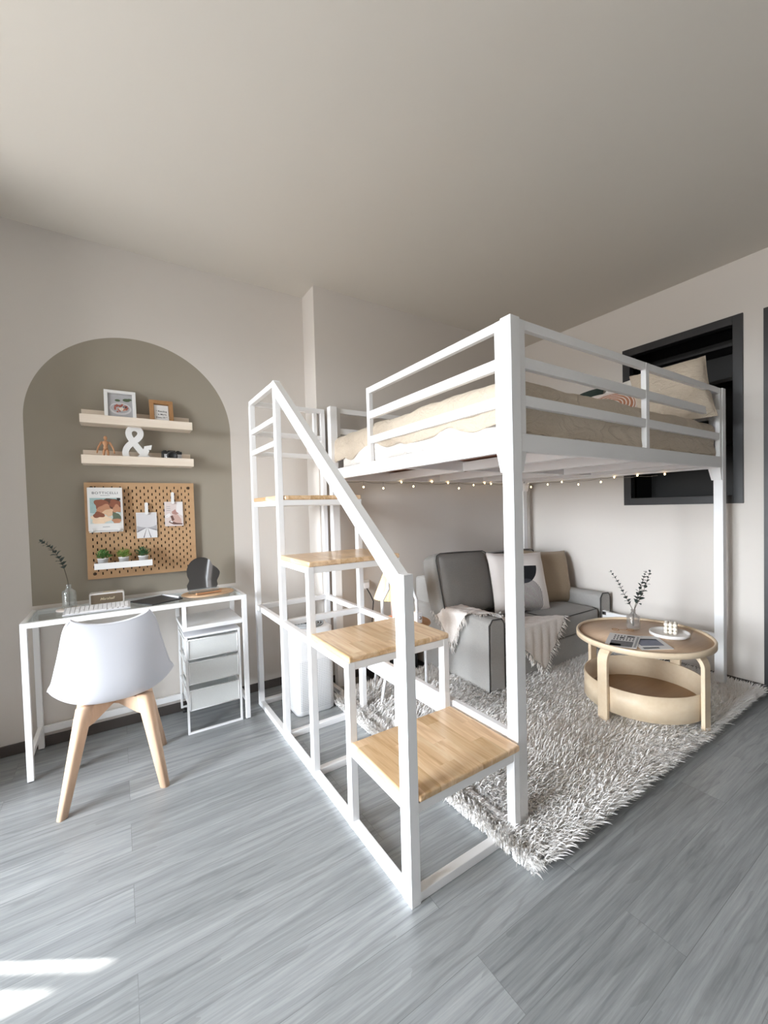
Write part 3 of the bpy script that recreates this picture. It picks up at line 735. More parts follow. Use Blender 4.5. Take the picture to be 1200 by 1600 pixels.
# ------------------------------------------------------------------ rug
RX0,RX1,RYa,RYb=1.085,3.27,.895,2.46
rug=MB().box(RX0+.03,RX1-.03,RYa+.03,RYb-.03,0.0015,.014).build('shag_rug',M['rugbase'],origin=((RX0+RX1)/2,(RYa+RYb)/2,0))
tag(rug,'large cream shaggy rug under the loft bed','rug')
def pile():
    N=115000
    bx=rng.uniform(RX0-.004,RX1+.004,N); by=rng.uniform(RYa-.004,RYb+.004,N)
    keep=~((bx>1.93)&(by>1.93)&(bx<3.3))
    for (a,b_,c,d_) in ((x0-.006,x0+PS+.006,y0-.006,y0+PS+.006),(x1-PS-.006,x1+.006,y0-.006,y0+PS+.006),(SR-t_-.004,SR+.004,YS[0],RYb+.1)):
        keep&=~((bx>a)&(bx<b_)&(by>c)&(by<d_)&(np.ones(N,bool)))
    bx,by=bx[keep],by[keep]; N=len(bx)
    ang=.65*np.sin(bx*5.1+1.3*np.sin(by*4.3))+.5*np.sin(by*6.7+bx*2.2)-.5+rng.normal(0,.55,N)
    # edge strands splay outwards
    ed=.05
    ox=np.where(bx<RX0+ed,-1,np.where(bx>RX1-ed,1,0)); oy=np.where(by<RYa+ed,-1,np.where(by>RYb-ed,1,0))
    lx=np.cos(ang)+ox*1.3; ly=np.sin(ang)+oy*1.3; l=np.hypot(lx,ly)+1e-6; lx/=l; ly/=l
    H=rng.uniform(.038,.066,N)*np.where((ox!=0)|(oy!=0),1.15,1.)*(.95+.12*np.sin(bx*9+by*3)*np.sin(by*11)); lean=rng.uniform(.45,1.5,N)
    h=H*np.cos(lean*.65); r=H*np.sin(lean*.75)
    wx,wy=-ly,lx; w=rng.uniform(.0013,.0032,N); tw=rng.normal(0,.5,N)
    V=np.zeros((N,7,3))
    for k,(f,ww) in enumerate(((0,1.),(.38,1.1),(.75,.8))):
        cx=bx+lx*r*f**1.7; cy=by+ly*r*f**1.7; cz=.008+h*(1-(1-f)**1.6)
        s_=w*ww
        V[:,2*k,0]=cx-wx*s_; V[:,2*k,1]=cy-wy*s_; V[:,2*k,2]=cz+tw*s_*.6
        V[:,2*k+1,0]=cx+wx*s_; V[:,2*k+1,1]=cy+wy*s_; V[:,2*k+1,2]=cz-tw*s_*.6
    V[:,6,0]=bx+lx*r*1.12; V[:,6,1]=by+ly*r*1.12; V[:,6,2]=.008+h*.97
    V[:,:,2]=np.maximum(V[:,:,2],.004)
    base=(np.arange(N)*7)[:,None]
    Q=np.concatenate([base+np.array([0,1,3,2]),base+np.array([2,3,5,4])],1).reshape(-1,4); Tt=base+np.array([4,5,6])
    VF=V.reshape(-1,3)
    def up_(F):
        a,b_,c_=VF[F[:,0]],VF[F[:,1]],VF[F[:,2]]; dn=np.cross(b_-a,c_-a)[:,2]<0
        F=F.copy(); F[dn]=F[dn][:,::-1]; return F
    Q=up_(Q); Tt=up_(Tt)
    off=np.array(rug['_o']); V=V.reshape(-1,3)-off
    me=bpy.data.meshes.new('pile'); nl=Q.size+Tt.size; nf=len(Q)+len(Tt)
    me.vertices.add(len(V)); me.vertices.foreach_set('co',V.astype(np.float32).ravel())
    me.loops.add(nl); me.loops.foreach_set('vertex_index',np.concatenate([Q.ravel(),Tt.ravel()]).astype(np.int32))
    me.polygons.add(nf); ls=np.concatenate([np.arange(len(Q))*4,Q.size+np.arange(len(Tt))*3]).astype(np.int32)
    me.polygons.foreach_set('loop_start',ls)
    me.polygons.foreach_set('use_smooth',np.ones(nf,bool))
    me.update(calc_edges=True); me.validate()
    o=bpy.data.objects.new('pile',me); COL.objects.link(o); o.parent=rug; o['kind']='stuff'
    t=NT('shag_pile_cream'); g=t.n('NewGeometry')
    t.base(t.ramp(g.outputs['Random Per Island'],(.0,'#e9e4dd'),(.25,'#f7f4f1'),(1.,'#fefdfc'))).set_(Roughness=.75); t.b.inputs['Specular IOR Level'].default_value=.25
    t.b.inputs['Sheen Weight'].default_value=.35; t.b.inputs['Sheen Roughness'].default_value=.5
    me.materials.append(t.m)
pile()
# ------------------------------------------------------------------ sofa
so_=thing('sofa','grey fabric two-seat sofa against the back wall under the loft bed','sofa',(2.595,2.29,0.03))
def rbox(m,a,b,c,d,e,f): return m.box(a,b,c,d,e,f)
S=M['sofa']; SB=.022
sx0_,sx1_=1.90,3.29
part(MB().box(sx0_+.03,sx1_-.03,1.905,2.66,.035,.228),'base',S,so_,bevel=.012,seg=3)
def arm(xa,xb):
    y0a,y1a=1.872,2.70
    m=MB(); n=7
    pr=[(xa,.03),(xb,.03),(xb,.47),(xb-.025,.497),(xa+.035,.503),(xa+.006,.48)]
    m.prism(pr,y0a,y1a,lambda a,b,d:(a,d,b))
    a=part(m,'armrest',S,so_,bevel=.016,seg=3)
    pp=[(xa+.002,y0a+.003,.04),(xa+.003,y0a+.003,.465),(xa+.035,y0a+.003,.501),(xb-.03,y0a+.003,.496),(xb-.003,y0a+.003,.46),(xb-.003,y0a+.003,.04)]
    part(MB().tube(pp,.004,6),'piping',M['piping'],a)
arm(sx0_,2.045); arm(3.145,sx1_)
m=MB(); m.prism([(2.52,.2),(2.70,.2),(2.70,.68),(2.60,.70),(2.54,.68)],sx0_+.03,sx1_-.01,lambda a,b,d:(d,a,b)); part(m,'back_frame',S,so_,bevel=.02,seg=3)
def boxcush(w,h,d,n=14,bul=.03,r=.04):
    """box cushion: x width, y depth (front -y), z height, centred"""
    m=MB(); pts=[]
    import itertools
    def face(fa):
        P=[]
        for i in range(n+1):
            row=[]
            for j in range(n+1):
                u=-1+2*i/n; v=-1+2*j/n
                p=Vector(fa(u,v))
                # rounded cube projection
                hx,hy,hz=w/2,d/2,h/2
                q_=Vector((p.x*hx,p.y*hy,p.z*hz))
                c_=Vector((max(-hx+r,min(hx-r,q_.x)),max(-hy+r,min(hy-r,q_.y)),max(-hz+r,min(hz-r,q_.z))))
                dd=q_-c_
                if dd.length>1e-6: q_=c_+dd.normalized()*r
                bx=bul*(1-p.y**2)*(1-p.z**2)*p.x*.5; by=bul*(1-p.x**2)*(1-p.z**2)*p.y; bz=bul*.3*(1-p.x**2)*(1-p.y**2)*p.z
                row.append((q_.x+bx,q_.y+by,q_.z+bz))
            P.append(row)
        m.grid(P)
    face(lambda u,v:(u,-1,v)); face(lambda u,v:(-u,1,v)); face(lambda u,v:(-1,-u,v)); face(lambda u,v:(1,u,v)); face(lambda u,v:(u,v,1)); face(lambda u,v:(u,-v,-1))
    return m
def cpipe(w,h,d,r=.03):
    hx,hy,hz=w/2-.004,d/2-.006,h/2-.004
    L=[]
    for s in (-1,1):
        e=[(-hx+r,-hz),(hx-r,-hz),(hx-.3*r,-hz+.3*r),(hx,-hz+r),(hx,hz-r),(hx-.3*r,hz-.3*r),(hx-r,hz),(-hx+r,hz),(-hx+.3*r,hz-.3*r),(-hx,hz-r),(-hx,-hz+r),(-hx+.3*r,-hz+.3*r)]
        L.append([(a,s*hy,b) for a,b in e])
    return L
def place(m,Mx): return m.xf(Mx)
for k,(xa,xb) in enumerate(((2.048,2.594),(2.598,3.142))):
    Mx=Matrix.Translation(((xa+xb)/2,2.195,.312))
    o=part(boxcush(xb-xa,.165,.63,bul=.025,r=.035).xf(Mx),'seat_cushion',M['sofa_dark'],so_,weld=True)
    pm=MB()
    for z_ in (.384,.24): pm.tube([(xa+.012,2.45,z_),(xa+.008,1.915,z_),(xa+.03,1.892,z_),((xa+xb)/2,1.884,z_+.004),(xb-.03,1.892,z_),(xb-.008,1.915,z_),(xb-.012,2.45,z_)],.0032,6)
    part(pm,'piping',M['piping'],o)
for k,(cx_,cz_,w,h,cy_,lean,rz,roll) in enumerate(((2.155,.635,.56,.46,2.42,-.28,.06,.04),(2.77,.615,.60,.42,2.50,-.15,0,0))):
    Mx=Matrix.Translation((cx_,cy_,cz_))@Matrix.Rotation(rz,4,'Z')@Matrix.Rotation(lean,4,'X')@Matrix.Rotation(roll,4,'Y')
    o=part(boxcush(w,h,.18,bul=.045,r=.05).xf(Mx),'back_cushion',M['sofa_dark'],so_,weld=True)
    pm=MB()
    for L in cpipe(w,h,.18,.05)[:1]: pm.tube(L,.0042,6,closed=True)
    part(pm.xf(Mx),'piping',M['piping'],o)
_pp(pillow(.52,.47,.15),'throw_cushion',M['print1'],(2.585,2.215,.62),q(-.20,-.30,.05),'white cushion printed with a black half disc and fine lines on the sofa','cushion',None)
_pp(pillow(.46,.46,.16),'throw_cushion',M['beige'],(3.02,2.28,.60),q(-.22,-.26,.07),'plain beige-brown cushion at the right end of the sofa','cushion',None)
# ------------------------------------------------------------------ throw blanket
def throw():
    C=[(1.655,2.19),(1.90,2.42),(2.66,1.86),(2.42,1.53)]   # hang tip, back edge, seat right, front hang tip (unfolded)
    NU,NV=70,34
    ex=1.887; eyA=1.862; 
    def topz(x_,y_):
        f=max(0,min(1,(x_-2.03)/.06)); f=f*f*(3-2*f)
        return .513*(1-f)+.412*f
    def pos(a,b):
        wr=.005*math.sin(b*70+a*20)+.004*math.sin(a*60-b*35)
        if a<ex:
            d=ex-a
            return (ex-.008-.006*abs(math.sin(b*45))*min(1,d*8)-.006,b,.505-d+0*wr)
        x_=a; z=topz(x_,b)
        if b<eyA:
            d=eyA-b; dr=.02
            k=min(1,(2.10-a)/.04) if a<2.10 else 0
            return (x_+.006*math.sin(a*70)*min(1,d*6),eyA-.004-.008*abs(math.sin(a*38))*min(1,d*9),z-d-.0)
        return (x_,b,z+abs(wr)*.8)
    P=[];
    for i in range(NU+1):
        u=i/NU; row=[]
        for j in range(NV+1):
            v=j/NV
            # bow the front edge so it rides along the arm top
            ax=C[0][0]+(C[3][0]-C[0][0])*u; ay=C[0][1]+(C[3][1]-C[0][1])*u
            ay+= .05*math.sin(PI*u)+.03*math.sin(2*PI*u)
            bx=C[1][0]+(C[2][0]-C[1][0])*u; by=C[1][1]+(C[2][1]-C[1][1])*u
            by-=.03*math.sin(PI*u)
            row.append(pos(ax+(bx-ax)*v,ay+(by-ay)*v))
        P.append(row)
    return P
P=throw()
th=MB().grid(P).build('throw_blanket',M['throw'],origin=(2.1,2.1,.41),solid=.006,sub=1)
tag(th,'cream fringed throw blanket draped over the sofa arm and seat','blanket')
fm=MB()
def fringe(edge):
    for k,(p,nb) in enumerate(edge):
        p=Vector(p); d=(p-Vector(nb)).normalized()
        if p.x<1.885: d=(d*.25+Vector((-.05,0,-1))).normalized()
        for s in range(2):
            q0=p+Vector((rng.normal(0,.004),rng.normal(0,.004),0)); L=rng.uniform(.022,.045)
            flat=.5 if abs(d.z)<.3 else 1
            e1=q0+d*L*.5+Vector((rng.normal(0,.004),rng.normal(0,.004)-.002,-.004*flat)); e2=q0+d*L+Vector((rng.normal(0,.007),rng.normal(0,.006)-.003,-.012*(1 if abs(d.z)>.3 else .2)))
            fm.tube([q0,e1,e2],[.0028,.0024,.001],4)
fringe([(P[i][0],P[i][2]) for i in range(0,71)]); fringe([(P[0][j],P[2][j]) for j in range(0,35)]); fringe([(P[70][j],P[68][j]) for j in range(0,35)])
part(fm,'fringe',M['fringe'],th)['kind']='stuff'
# ------------------------------------------------------------------ coffee table
TX,TY,TR,TZ=2.48,1.225,.352,.462; FZ=.022
ct=thing('coffee_table','round birch coffee table with a lower tray on the shag rug','coffee table',(TX,TY,FZ))
part(MB().lathe([(0,.0),(TR-.012,0),(TR-.012,-.004),(TR-.004,-.004),(TR-.004,-.018),(0,-.018)],(TX,TY,TZ-.004),96),'tabletop',M['birch_top'],ct,smooth=True,bevel=0)
part(MB().lathe([(TR-.014,-.004),(TR-.013,.007),(TR-.002,.007),(TR,.004),(TR,-.022),(TR-.014,-.022),(TR-.014,-.004)],(TX,TY,TZ),96),'rim',M['birch'],ct)
for k in range(4):
    a=math.radians((171,266.5,353,86)[k]); ro=.325; w=.060; th_=.020
    ou=Vector((math.cos(a),math.sin(a),0)); ta=Vector((-ou.y,ou.x,0))
    zt=TZ-.023; path=[(ro,FZ-.01),(ro,zt-.075)]
    for i in range(1,9):
        b_=PI/2*i/8; path.append((ro-.065+.065*math.cos(b_),zt-.075+.065*math.sin(b_)))
    path.append((ro-.16,zt-.010))
    vs=[];n=len(path)
    for i,(r,z) in enumerate(path):
        p0=path[max(i-1,0)];p1=path[min(i+1,n-1)]; dx_,dz_=p1[0]-p0[0],p1[1]-p0[1]; l=math.hypot(dx_,dz_); nx,nz_=dz_/l,-dx_/l
        for s,wd in ((1,-1),(1,1),(-1,1),(-1,-1)):
            c_=Vector((TX,TY,0))+ou*(r+nx*s*th_/2)+ta*(wd*w/2)+Vector((0,0,z+nz_*s*th_/2)); vs.append(c_)
    fs=[(i*4+j,i*4+(j+1)%4,(i+1)*4+(j+1)%4,(i+1)*4+j) for i in range(n-1) for j in range(4)]+[(3,2,1,0),tuple(4*(n-1)+j for j in range(4))]
    part(MB().add(vs,fs),'leg',M['birch'],ct,bevel=.003)
RT=.312
m=MB().lathe([(0,.092),(RT,.092),(RT,.228),(RT-.008,.228),(RT-.008,.104),(0,.104)],(TX,TY,0),96)
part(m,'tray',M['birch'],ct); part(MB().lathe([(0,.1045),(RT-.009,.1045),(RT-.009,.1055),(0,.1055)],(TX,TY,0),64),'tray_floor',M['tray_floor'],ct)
# ---- vases and eucalyptus
def leafmesh(m,p,d,nrm,L,W,mi=0):
    d=Vector(d).normalized(); nrm=Vector(nrm); s_=d.cross(nrm)
    s_=s_.normalized() if s_.length>1e-4 else d.orthogonal().normalized(); n_=s_.cross(d).normalized(); p=Vector(p)
    rows=[(0,.05,0),(.2,.7,.06),(.5,1.,.1),(.8,.72,.06),(1.,.05,-.03)]
    vs=[]
    for f,w,b_ in rows:
        c_=p+d*(L*f)+n_*(b_*L)
        vs+= [c_-s_*(W*w/2)+n_*(.12*W*w),c_,c_+s_*(W*w/2)+n_*(.12*W*w)]
    fs=[]
    for i in range(4):
        for j in range(2): fs.append((i*3+j,i*3+j+1,(i+1)*3+j+1,(i+1)*3+j))
    m.add(vs,fs,mi,True)
def branch(pts,label,origin,nleaf,L0,L1,start=.3,group=None,name='eucalyptus_sprig'):
    pts=[Vector(p) for p in pts]; N=24; cv=[]
    for i in range(N+1): cv.append(Vector(interp([tuple(p) for p in pts],i/N)))
    o=MB().tube(cv,[.0022*(1-.6*i/N) for i in range(N+1)],6).build('eucalyptus_sprig',M['stem'],origin=origin); tag(o,label,'plant sprig',group)
    m=MB()
    for k in range(nleaf):
        f=start+(1-start)*k/(nleaf-1); i=f*N; a=cv[min(int(i),N)]; b=cv[min(int(i)+1,N)] if int(i)<N else cv[N]+(cv[N]-cv[N-1])
        p=a+(b-a)*(i-int(i)); d=(b-a).normalized()
        th=k*1.35+.4; u=d.orthogonal().normalized(); w=d.cross(u)
        L=L0+(L1-L0)*f
        for s in (0,PI):
            dr=(u*math.cos(th+s)+w*math.sin(th+s))*.9+d*.55
            leafmesh(m,p,dr,d+Vector((random.uniform(-.3,.3),random.uniform(-.3,.3),.2)),L*random.uniform(.85,1.15),L*.78)
    leafmesh(m,cv[N],cv[N]-cv[N-1],(0,-1,.3),L1,L1*.6)
    part(m,'leaves',M['leaf'],o)
    return o
def vase(c,r,h,neck,nh,mat,label,flute):
    prof=[(0,.004),(r*.9,.004),(r*.97,.012),(r,.02),(r,h-.012),(r*.95,h-.004),(r*.6,h+.003),(neck*1.1,h+.010),(neck,h+.018),(neck,nh-.004),(neck*1.15,nh),(neck*.95,nh),(neck-.0025,nh-.004),(neck-.0025,h+.018),(r*.55,h-.001),(r-.004,h-.014),(r-.004,.025),(r*.85,.012),(0,.012)]
    prof=[(a,b+c[2]-.004) for a,b in prof]
    return tag(MB().lathe(prof,(c[0],c[1],0),64,flute=20,fa=flute).build('glass_vase',mat,origin=c),label,'vase')
VX,VY,VZ=2.565,1.318,TZ-.004+.0003
vase((VX,VY,VZ),.037,.086,.013,.118,M['smoke_glass'],'small ribbed smoky glass vase on the round coffee table',.022)
NK=Vector((VX,VY,VZ+.125)); BT=Vector((VX,VY,VZ+.014))
branch([BT,NK+Vector((.0,.004,-.02)),(2.57, 1.345, 0.608),(2.565, 1.377, 0.667),(2.56, 1.406, 0.728),(2.55, 1.444, 0.788)],'long eucalyptus sprig leaning left in the smoky vase',(VX,VY,VZ),11,.040,.015,.36)
branch([BT+Vector((.006,0,0)),NK+Vector((.003,-.003,-.02)),(2.58, 1.304, 0.63),(2.585, 1.29, 0.693),(2.59, 1.273, 0.749),(2.6, 1.263, 0.8)],'upright eucalyptus sprig in the smoky vase, left of the rightmost one',(VX,VY,VZ),11,.042,.014,.36)
branch([BT+Vector((.0,.006,0)),NK+Vector((.004,-.004,-.02)),(2.55, 1.281, 0.63),(2.545, 1.245, 0.705),(2.54, 1.223, 0.762),(2.535, 1.206, 0.817)],'eucalyptus sprig in the smoky vase leaning farthest right',(VX,VY,VZ),10,.044,.015,.36)
# ---- newspaper, magazine, plate, candle, glasses
def quadprint(name,corners,z,mats_polys,label,cat,th=.0025,o_=None):
    """flat sheet: corners (4) in ground plane; polys list of (mat,[(u,v)..]) printed on top"""
    c=[Vector((a,b,0)) for a,b in corners]
    def f(u,v,d):
        p=c[0]*(1-u)*(1-v)+c[1]*u*(1-v)+c[2]*u*v+c[3]*(1-u)*v
        return (p.x,p.y,z+d)
    m=MB().prism([(0,0),(1,0),(1,1),(0,1)],0,th,f)
    ms=[M['paper']]
    for mt,pl in mats_polys:
        if mt not in ms: ms.append(mt)
        m.flat(pl,f,th+.0002,ms.index(mt))
    o=m.build(name,ms,origin=f(.5,.5,0)); return tag(o,label,cat)
def R(a,b,c,d): return [(a,b),(c,b),(c,d),(a,d)]
pg=plain('print_grey','#77787b',.7,var=.35,vs=60); pl_=plain('print_light_grey','#a9aaad',.7,var=.3,vs=60); pdk=plain('print_dark_grey','#4b4c50',.7,var=.4,vs=80); pbl=plain('print_blue_grey','#84899a',.7,var=.25,vs=40)
ZT_=TZ-.004+.0004
rows=[(pg,R(.05,.15,.45,.85)),(pdk,R(.05,.5,.22,.85)),(pl_,R(.05,.03,.9,.10))]
for a in (.5,.64,.78):
    for k in range(7): rows.append((pg,R(a,.16+.1*k,a+.11,.16+.1*k+.05)))
rows.append((pdk,R(.64,.5,.75,.62))); rows.append((pdk,R(.78,.2,.89,.4)))
quadprint('magazine',[(2.215,1.095),(2.355,1.003),(2.500,1.155),(2.385,1.275)],ZT_,[(pbl,R(.12,.25,.85,.75)),(pg,R(.1,.05,.6,.15)),(pdk,R(.12,.68,.85,.75))],'blue-grey printed magazine lying under the newspaper on the coffee table','magazine')
quadprint('newspaper',[(2.128,1.250),(2.205,1.118),(2.425,1.205),(2.362,1.350)],ZT_+.003,[(mt,[(v,u) for u,v in p]) for mt,p in [(a,[(v_,u_) for u_,v_ in b]) for a,b in []]]+[(mt,[(1-v,u) for u,v in pl]) for mt,pl in rows] if False else [(mt,[(1-b_,a_) for a_,b_ in pl]) for mt,pl in rows],'folded grey newspaper on the coffee table, in front of the vase','newspaper')
m=MB(); pc=(2.585,1.125,TZ-.004+.0004)
m.lathe([(0,0),(.092,0),(.100,.004),(.101,.020),(.097,.021),(.094,.009),(.088,.006),(0,.006)],pc,64)
tag(m.build('plate',M['ceramic'],origin=pc),'round white ceramic plate with a raised rim on the coffee table','plate')
m=MB(); cc=(2.602,1.125,pc[2]+.0065); r_b=.0115
Mr=Matrix.Rotation(.35,3,'Z')
for i in range(3):
    for j in range(3):
        for k in range(3):
            v=Mr@Vector(((i-1)*.0215,(j-1)*.0215,0)); m.ball((cc[0]+v.x,cc[1]+v.y,cc[2]+r_b+k*.0215-.0005),r_b+.0006,6)
cd_=m.build('bubble_candle',plain('candle_wax','#f3ece0',.5,var=.02),origin=cc); tag(cd_,'cream bubble cube candle standing on the white plate','candle')
part(MB().tube([(cc[0],cc[1],cc[2]+.064),(cc[0],cc[1],cc[2]+.075)],.0009,5),'wick',M['ink'],cd_)
m=MB()
gl=(2.475,1.335,ZT_)
for s in (-1,1):
    m.tube([(gl[0]+s*.026+.022*math.cos(a*PI/8)*.8+s*0,gl[1]-s*.03+.02*math.sin(a*PI/8),gl[2]+.004) for a in range(16)],.0018,5,closed=True)
m.tube([(gl[0]+.01,gl[1]-.015,gl[2]+.004),(gl[0]-.01,gl[1]+.012,gl[2]+.004)],.0015,5)
tag(m.build('eyeglasses',M['frame_wood'],origin=gl),'thin wooden-framed eyeglasses lying left of the vase on the coffee table','eyeglasses')
# ------------------------------------------------------------------ bedside chair with lamp behind the staircase
sc=thing('side_chair','small white tube chair with round wooden seat left of the sofa','chair',(1.46,2.33,0))
part(MB().lathe([(0,0),(.165,0),(.178,.006),(.182,.014),(.178,.022),(0,.022)],(1.505,2.262,.462),48,sx=1.05),'seat',M['seat_wood'],sc)
for (a,b_),(c_,d_) in zip(((1.38,2.18),(1.62,2.17),(1.60,2.35),(1.41,2.36)),((1.295,2.205),(1.672,2.235),(1.655,2.36),(1.405,2.475))):
    part(MB().tube([(a,b_,.462),(c_,d_,.0)],.0095,10),'leg',M['white_plastic'],sc)
hp=[]
for i in range(25):
    a=PI*i/24; hp.append((1.432-.085*math.cos(a),2.165+.03*math.sin(a),.735+.085*math.sin(a)))
hp=[(1.300,2.168,.475),(1.303,2.168,.67)]+hp+[(1.556,2.168,.64),(1.562,2.168,.475)]
bk=part(MB().tube(hp,.0105,10),'backrest_hoop',M['white_plastic'],sc)
for xx in (1.302,1.566): part(MB().box(xx-.021,xx+.021,2.150,2.20,.488,.558),'mount',M['white_plastic'],bk,bevel=.003)
part(MB().tube([(1.570,2.143,.522),(1.570,2.151,.522)],.009,10),'bolt',M['chrome'],bk)
lp=thing('table_lamp','small table lamp with lit pleated cream shade standing on the side chair','lamp',(1.475,2.335,.484))
part(MB().lathe([(0,0),(.048,0),(.052,.008),(.046,.022),(.02,.03),(0,.03)],(1.475,2.335,.4845),32),'base',plain('copper_base','#d08a5c',.3,metal=.3),lp)
part(MB().tube([(1.475,2.335,.50),(1.475,2.335,.70)],.006,8),'stem',M['white_plastic'],lp)
M['shade']=emis('glowing_pleated_shade','#ffd79a',1.1,base='#efdcb4')
part(MB().lathe([(.112,0),(.045,.17)],(1.475,2.335,.635),120,flute=30,fa=.04),'shade',M['shade'],lp,solid=.002)
part(MB().ball((1.475,2.335,.71),.022,8),'bulb',emis('lamp_bulb_glow','#ffd9a0',6.),lp)
m=MB().box(1.345,1.40,2.29,2.345,.4845,.52); tag(m.build('small_box',M['white_gloss'],origin=(1.365,2.355,.4845),bevel=.006,seg=3),'little white box on the side chair left of the lamp','box')
m=MB().box(1.44,1.83,2.54,2.70,.015,.20); bg=m.build('storage_bag',M['black'],origin=(1.635,2.62,.015),bevel=.02,seg=3); tag(bg,'black storage bag on the floor behind the side chair','bag')
# ------------------------------------------------------------------ desk items
GZ=DH+.0007
def text(body,size,mat,fn,parent=None,name='lettering',ext=.0004,shear=0.,bold=0.,sx=1.,sp=1.,origin=(0,0,0)):
    cu=bpy.data.curves.new(name,'FONT'); cu.body=body; cu.size=size; cu.align_x='CENTER'; cu.align_y='CENTER'; cu.shear=shear; cu.offset=bold; cu.space_character=sp; cu.resolution_u=3
    ob=bpy.data.objects.new(name,cu); COL.objects.link(ob)
    bpy.context.view_layer.update(); dg=bpy.context.evaluated_depsgraph_get()
    me=ob.evaluated_get(dg).to_mesh(); m=MB()
    m.add([fn(v.co.x*sx,v.co.y,ext) for v in me.vertices],[tuple(p.vertices) for p in me.polygons])
    ob.evaluated_get(dg).to_mesh_clear(); bpy.data.objects.remove(ob); bpy.data.curves.remove(cu)
    return part(m,name,mat,parent) if parent is not None else m
cs=MB().lathe([(0,0),(.055,0),(.057,.004),(.055,.009),(0,.009)],(-.222,2.775,GZ),40)
tag(cs.build('coaster',plain('pale_marble','#eadfd6',.35,var=.08,vs=30),origin=(-.222,2.775,GZ)),'round pale coaster under the clear vase on the desk','coaster')
DV=(-.222,2.775,GZ+.0095)
vase(DV,.030,.098,.011,.128,M['vase_glass'],'clear ribbed glass vase on the coaster at the left end of the desk',.02)
branch([(DV[0],DV[1],DV[2]+.015),(-.223,2.775,.865),(-.229,2.775,.919),(-.243,2.775,.98),(-.265,2.77,1.035),(-.285,2.765,1.072),(-.314,2.76,1.102)],'single drooping eucalyptus sprig in the clear vase on the desk',DV,12,.040,.018,.44)
# keyboard
kb=thing('keyboard','white wireless keyboard on the glass desk','keyboard',(-.098,2.675,GZ))
kz=lambda y:GZ+.007+.012*(y-2.605)/.125
m=MB(); m.prism([(2.605,GZ),(2.73,GZ),(2.73,GZ+.02),(2.605,GZ+.008)],-.238,.040,lambda a,b,d:(d,a,b)); part(m,'body',M['silver'],kb,bevel=.002)
for r in range(5):
    nk=8 if r==0 else 14 
    for c in range(nk):
        wd=.262/14; ya=2.611+r*.0228
        rr=4-r
        if r==0: 
            spans=[0,1,2,3,9.2,10.4,11.6,12.8]; a0=-.230+spans[c]*wd; ww=(6 if c==3 else 1.)*wd
        else: a0=-.230+c*wd; ww=wd
        z0=kz(ya)+.001; z1=kz(ya+.019)+.001
        m=MB(); m.add([(a0+.0012,ya,z0-.002),(a0+ww-.0012,ya,z0-.002),(a0+ww-.0012,ya+.019,z1-.002),(a0+.0012,ya+.019,z1-.002),(a0+.0022,ya+.001,z0+.003),(a0+ww-.0022,ya+.001,z0+.003),(a0+ww-.0022,ya+.018,z1+.003),(a0+.0022,ya+.018,z1+.003)],[(0,3,2,1),(4,5,6,7),(0,1,5,4),(1,2,6,5),(2,3,7,6),(3,0,4,7)])
        part(m,'key',M['white_plastic'],kb)
# speaker
sp=thing('bluetooth_speaker','white portable speaker with brown grille and script lettering on the desk','speaker',(-.063,2.835,GZ))
part(rprism(MB(),0,0,.078,.0315,.012,0,.088).xf(Matrix.Translation((-.063,2.855,GZ))) if False else MB().prism(rrect(-.063,GZ+.0325,.079,.0325,.009,5),2.81,2.87,lambda a,b,d:(a,d,b)),'body',M['ceramic'],sp,bevel=.003)
part(MB().prism(rrect(-.063,GZ+.0325,.071,.0245,.004,4),2.8085,2.8105,lambda a,b,d:(a,d,b)),'grille',M['grille'],sp)
text('Marshall',.019,M['gold'],lambda a,b,e:(-.063+a,2.8072-e,GZ+.0325+b),sp,'script_lettering',shear=.35,bold=.0004)
part(MB().box(-.08,-.02,2.83,2.85,GZ+.065,GZ+.0662),'button_strip',M['gold'],sp)
# tablet + pen
tb=MB(); P4=[(.045,2.745),(.165,2.60),(.285,2.65),(.195,2.86)]
P4=[(.040,2.775),(.135,2.598),(.290,2.672),(.200,2.855)]
tb.prism(P4,GZ,GZ+.007,lambda a,b,d:(a,b,d)); 
tag(tb.build('drawing_tablet',M['charcoal'],origin=(.165,2.72,GZ),bevel=.002),'dark grey drawing tablet lying on the glass desk','tablet')
pn=MB().tube([(.203,2.83,GZ+.0135),(.272,2.668,GZ+.0135)],.0055,10).build('stylus_pen',M['white_plastic'],origin=(.237,2.75,GZ+.0135)); tag(pn,'white stylus pen lying on the drawing tablet','pen')
part(MB().tube([(.272,2.668,GZ+.0135),(.277,2.656,GZ+.0135)],[.0057,.003],10),'tip',M['charcoal'],pn)
part(MB().tube([(.125,2.592,GZ),(.125,2.592,GZ+.012)],.006,8),'eraser',M['white_plastic'],pn) if False else None
# rattan tray + wooden pen box + mirror
tr=(.435,2.755,GZ)
m=MB().lathe([(0,0),(.142,0),(.146,.004),(.142,.009),(.132,.006),(0,.005)],tr,64,sy=.80)
tg=tag(m.build('rattan_tray',M['rattan'],origin=tr),'oval woven rattan tray under the wavy mirror on the desk','tray')
m=MB()
for r in (.03,.05,.07,.09,.11,.125): m.lathe([(r-.003,.004),(r,.0085),(r+.003,.004)],tr,64,sy=.80)
part(m,'weave',M['rattan'],tg)
m=MB().bar((.36,2.685,GZ+.016),(.50,2.715,GZ+.016),.022,.011); mb=m.build('wooden_block',M['manikin'],origin=(.43,2.70,GZ+.0105),bevel=.003); tag(mb,'narrow wooden block with a dark groove lying in front of the mirror','wooden block')
part(MB().bar((.365,2.684,GZ+.0222),(.495,2.712,GZ+.0222),.005,.0012),'groove',M['soil'],mb)
mi=thing('table_mirror','dark wavy-edged frameless mirror on a clear base at the right of the desk','mirror',(.412,2.775,GZ+.009))
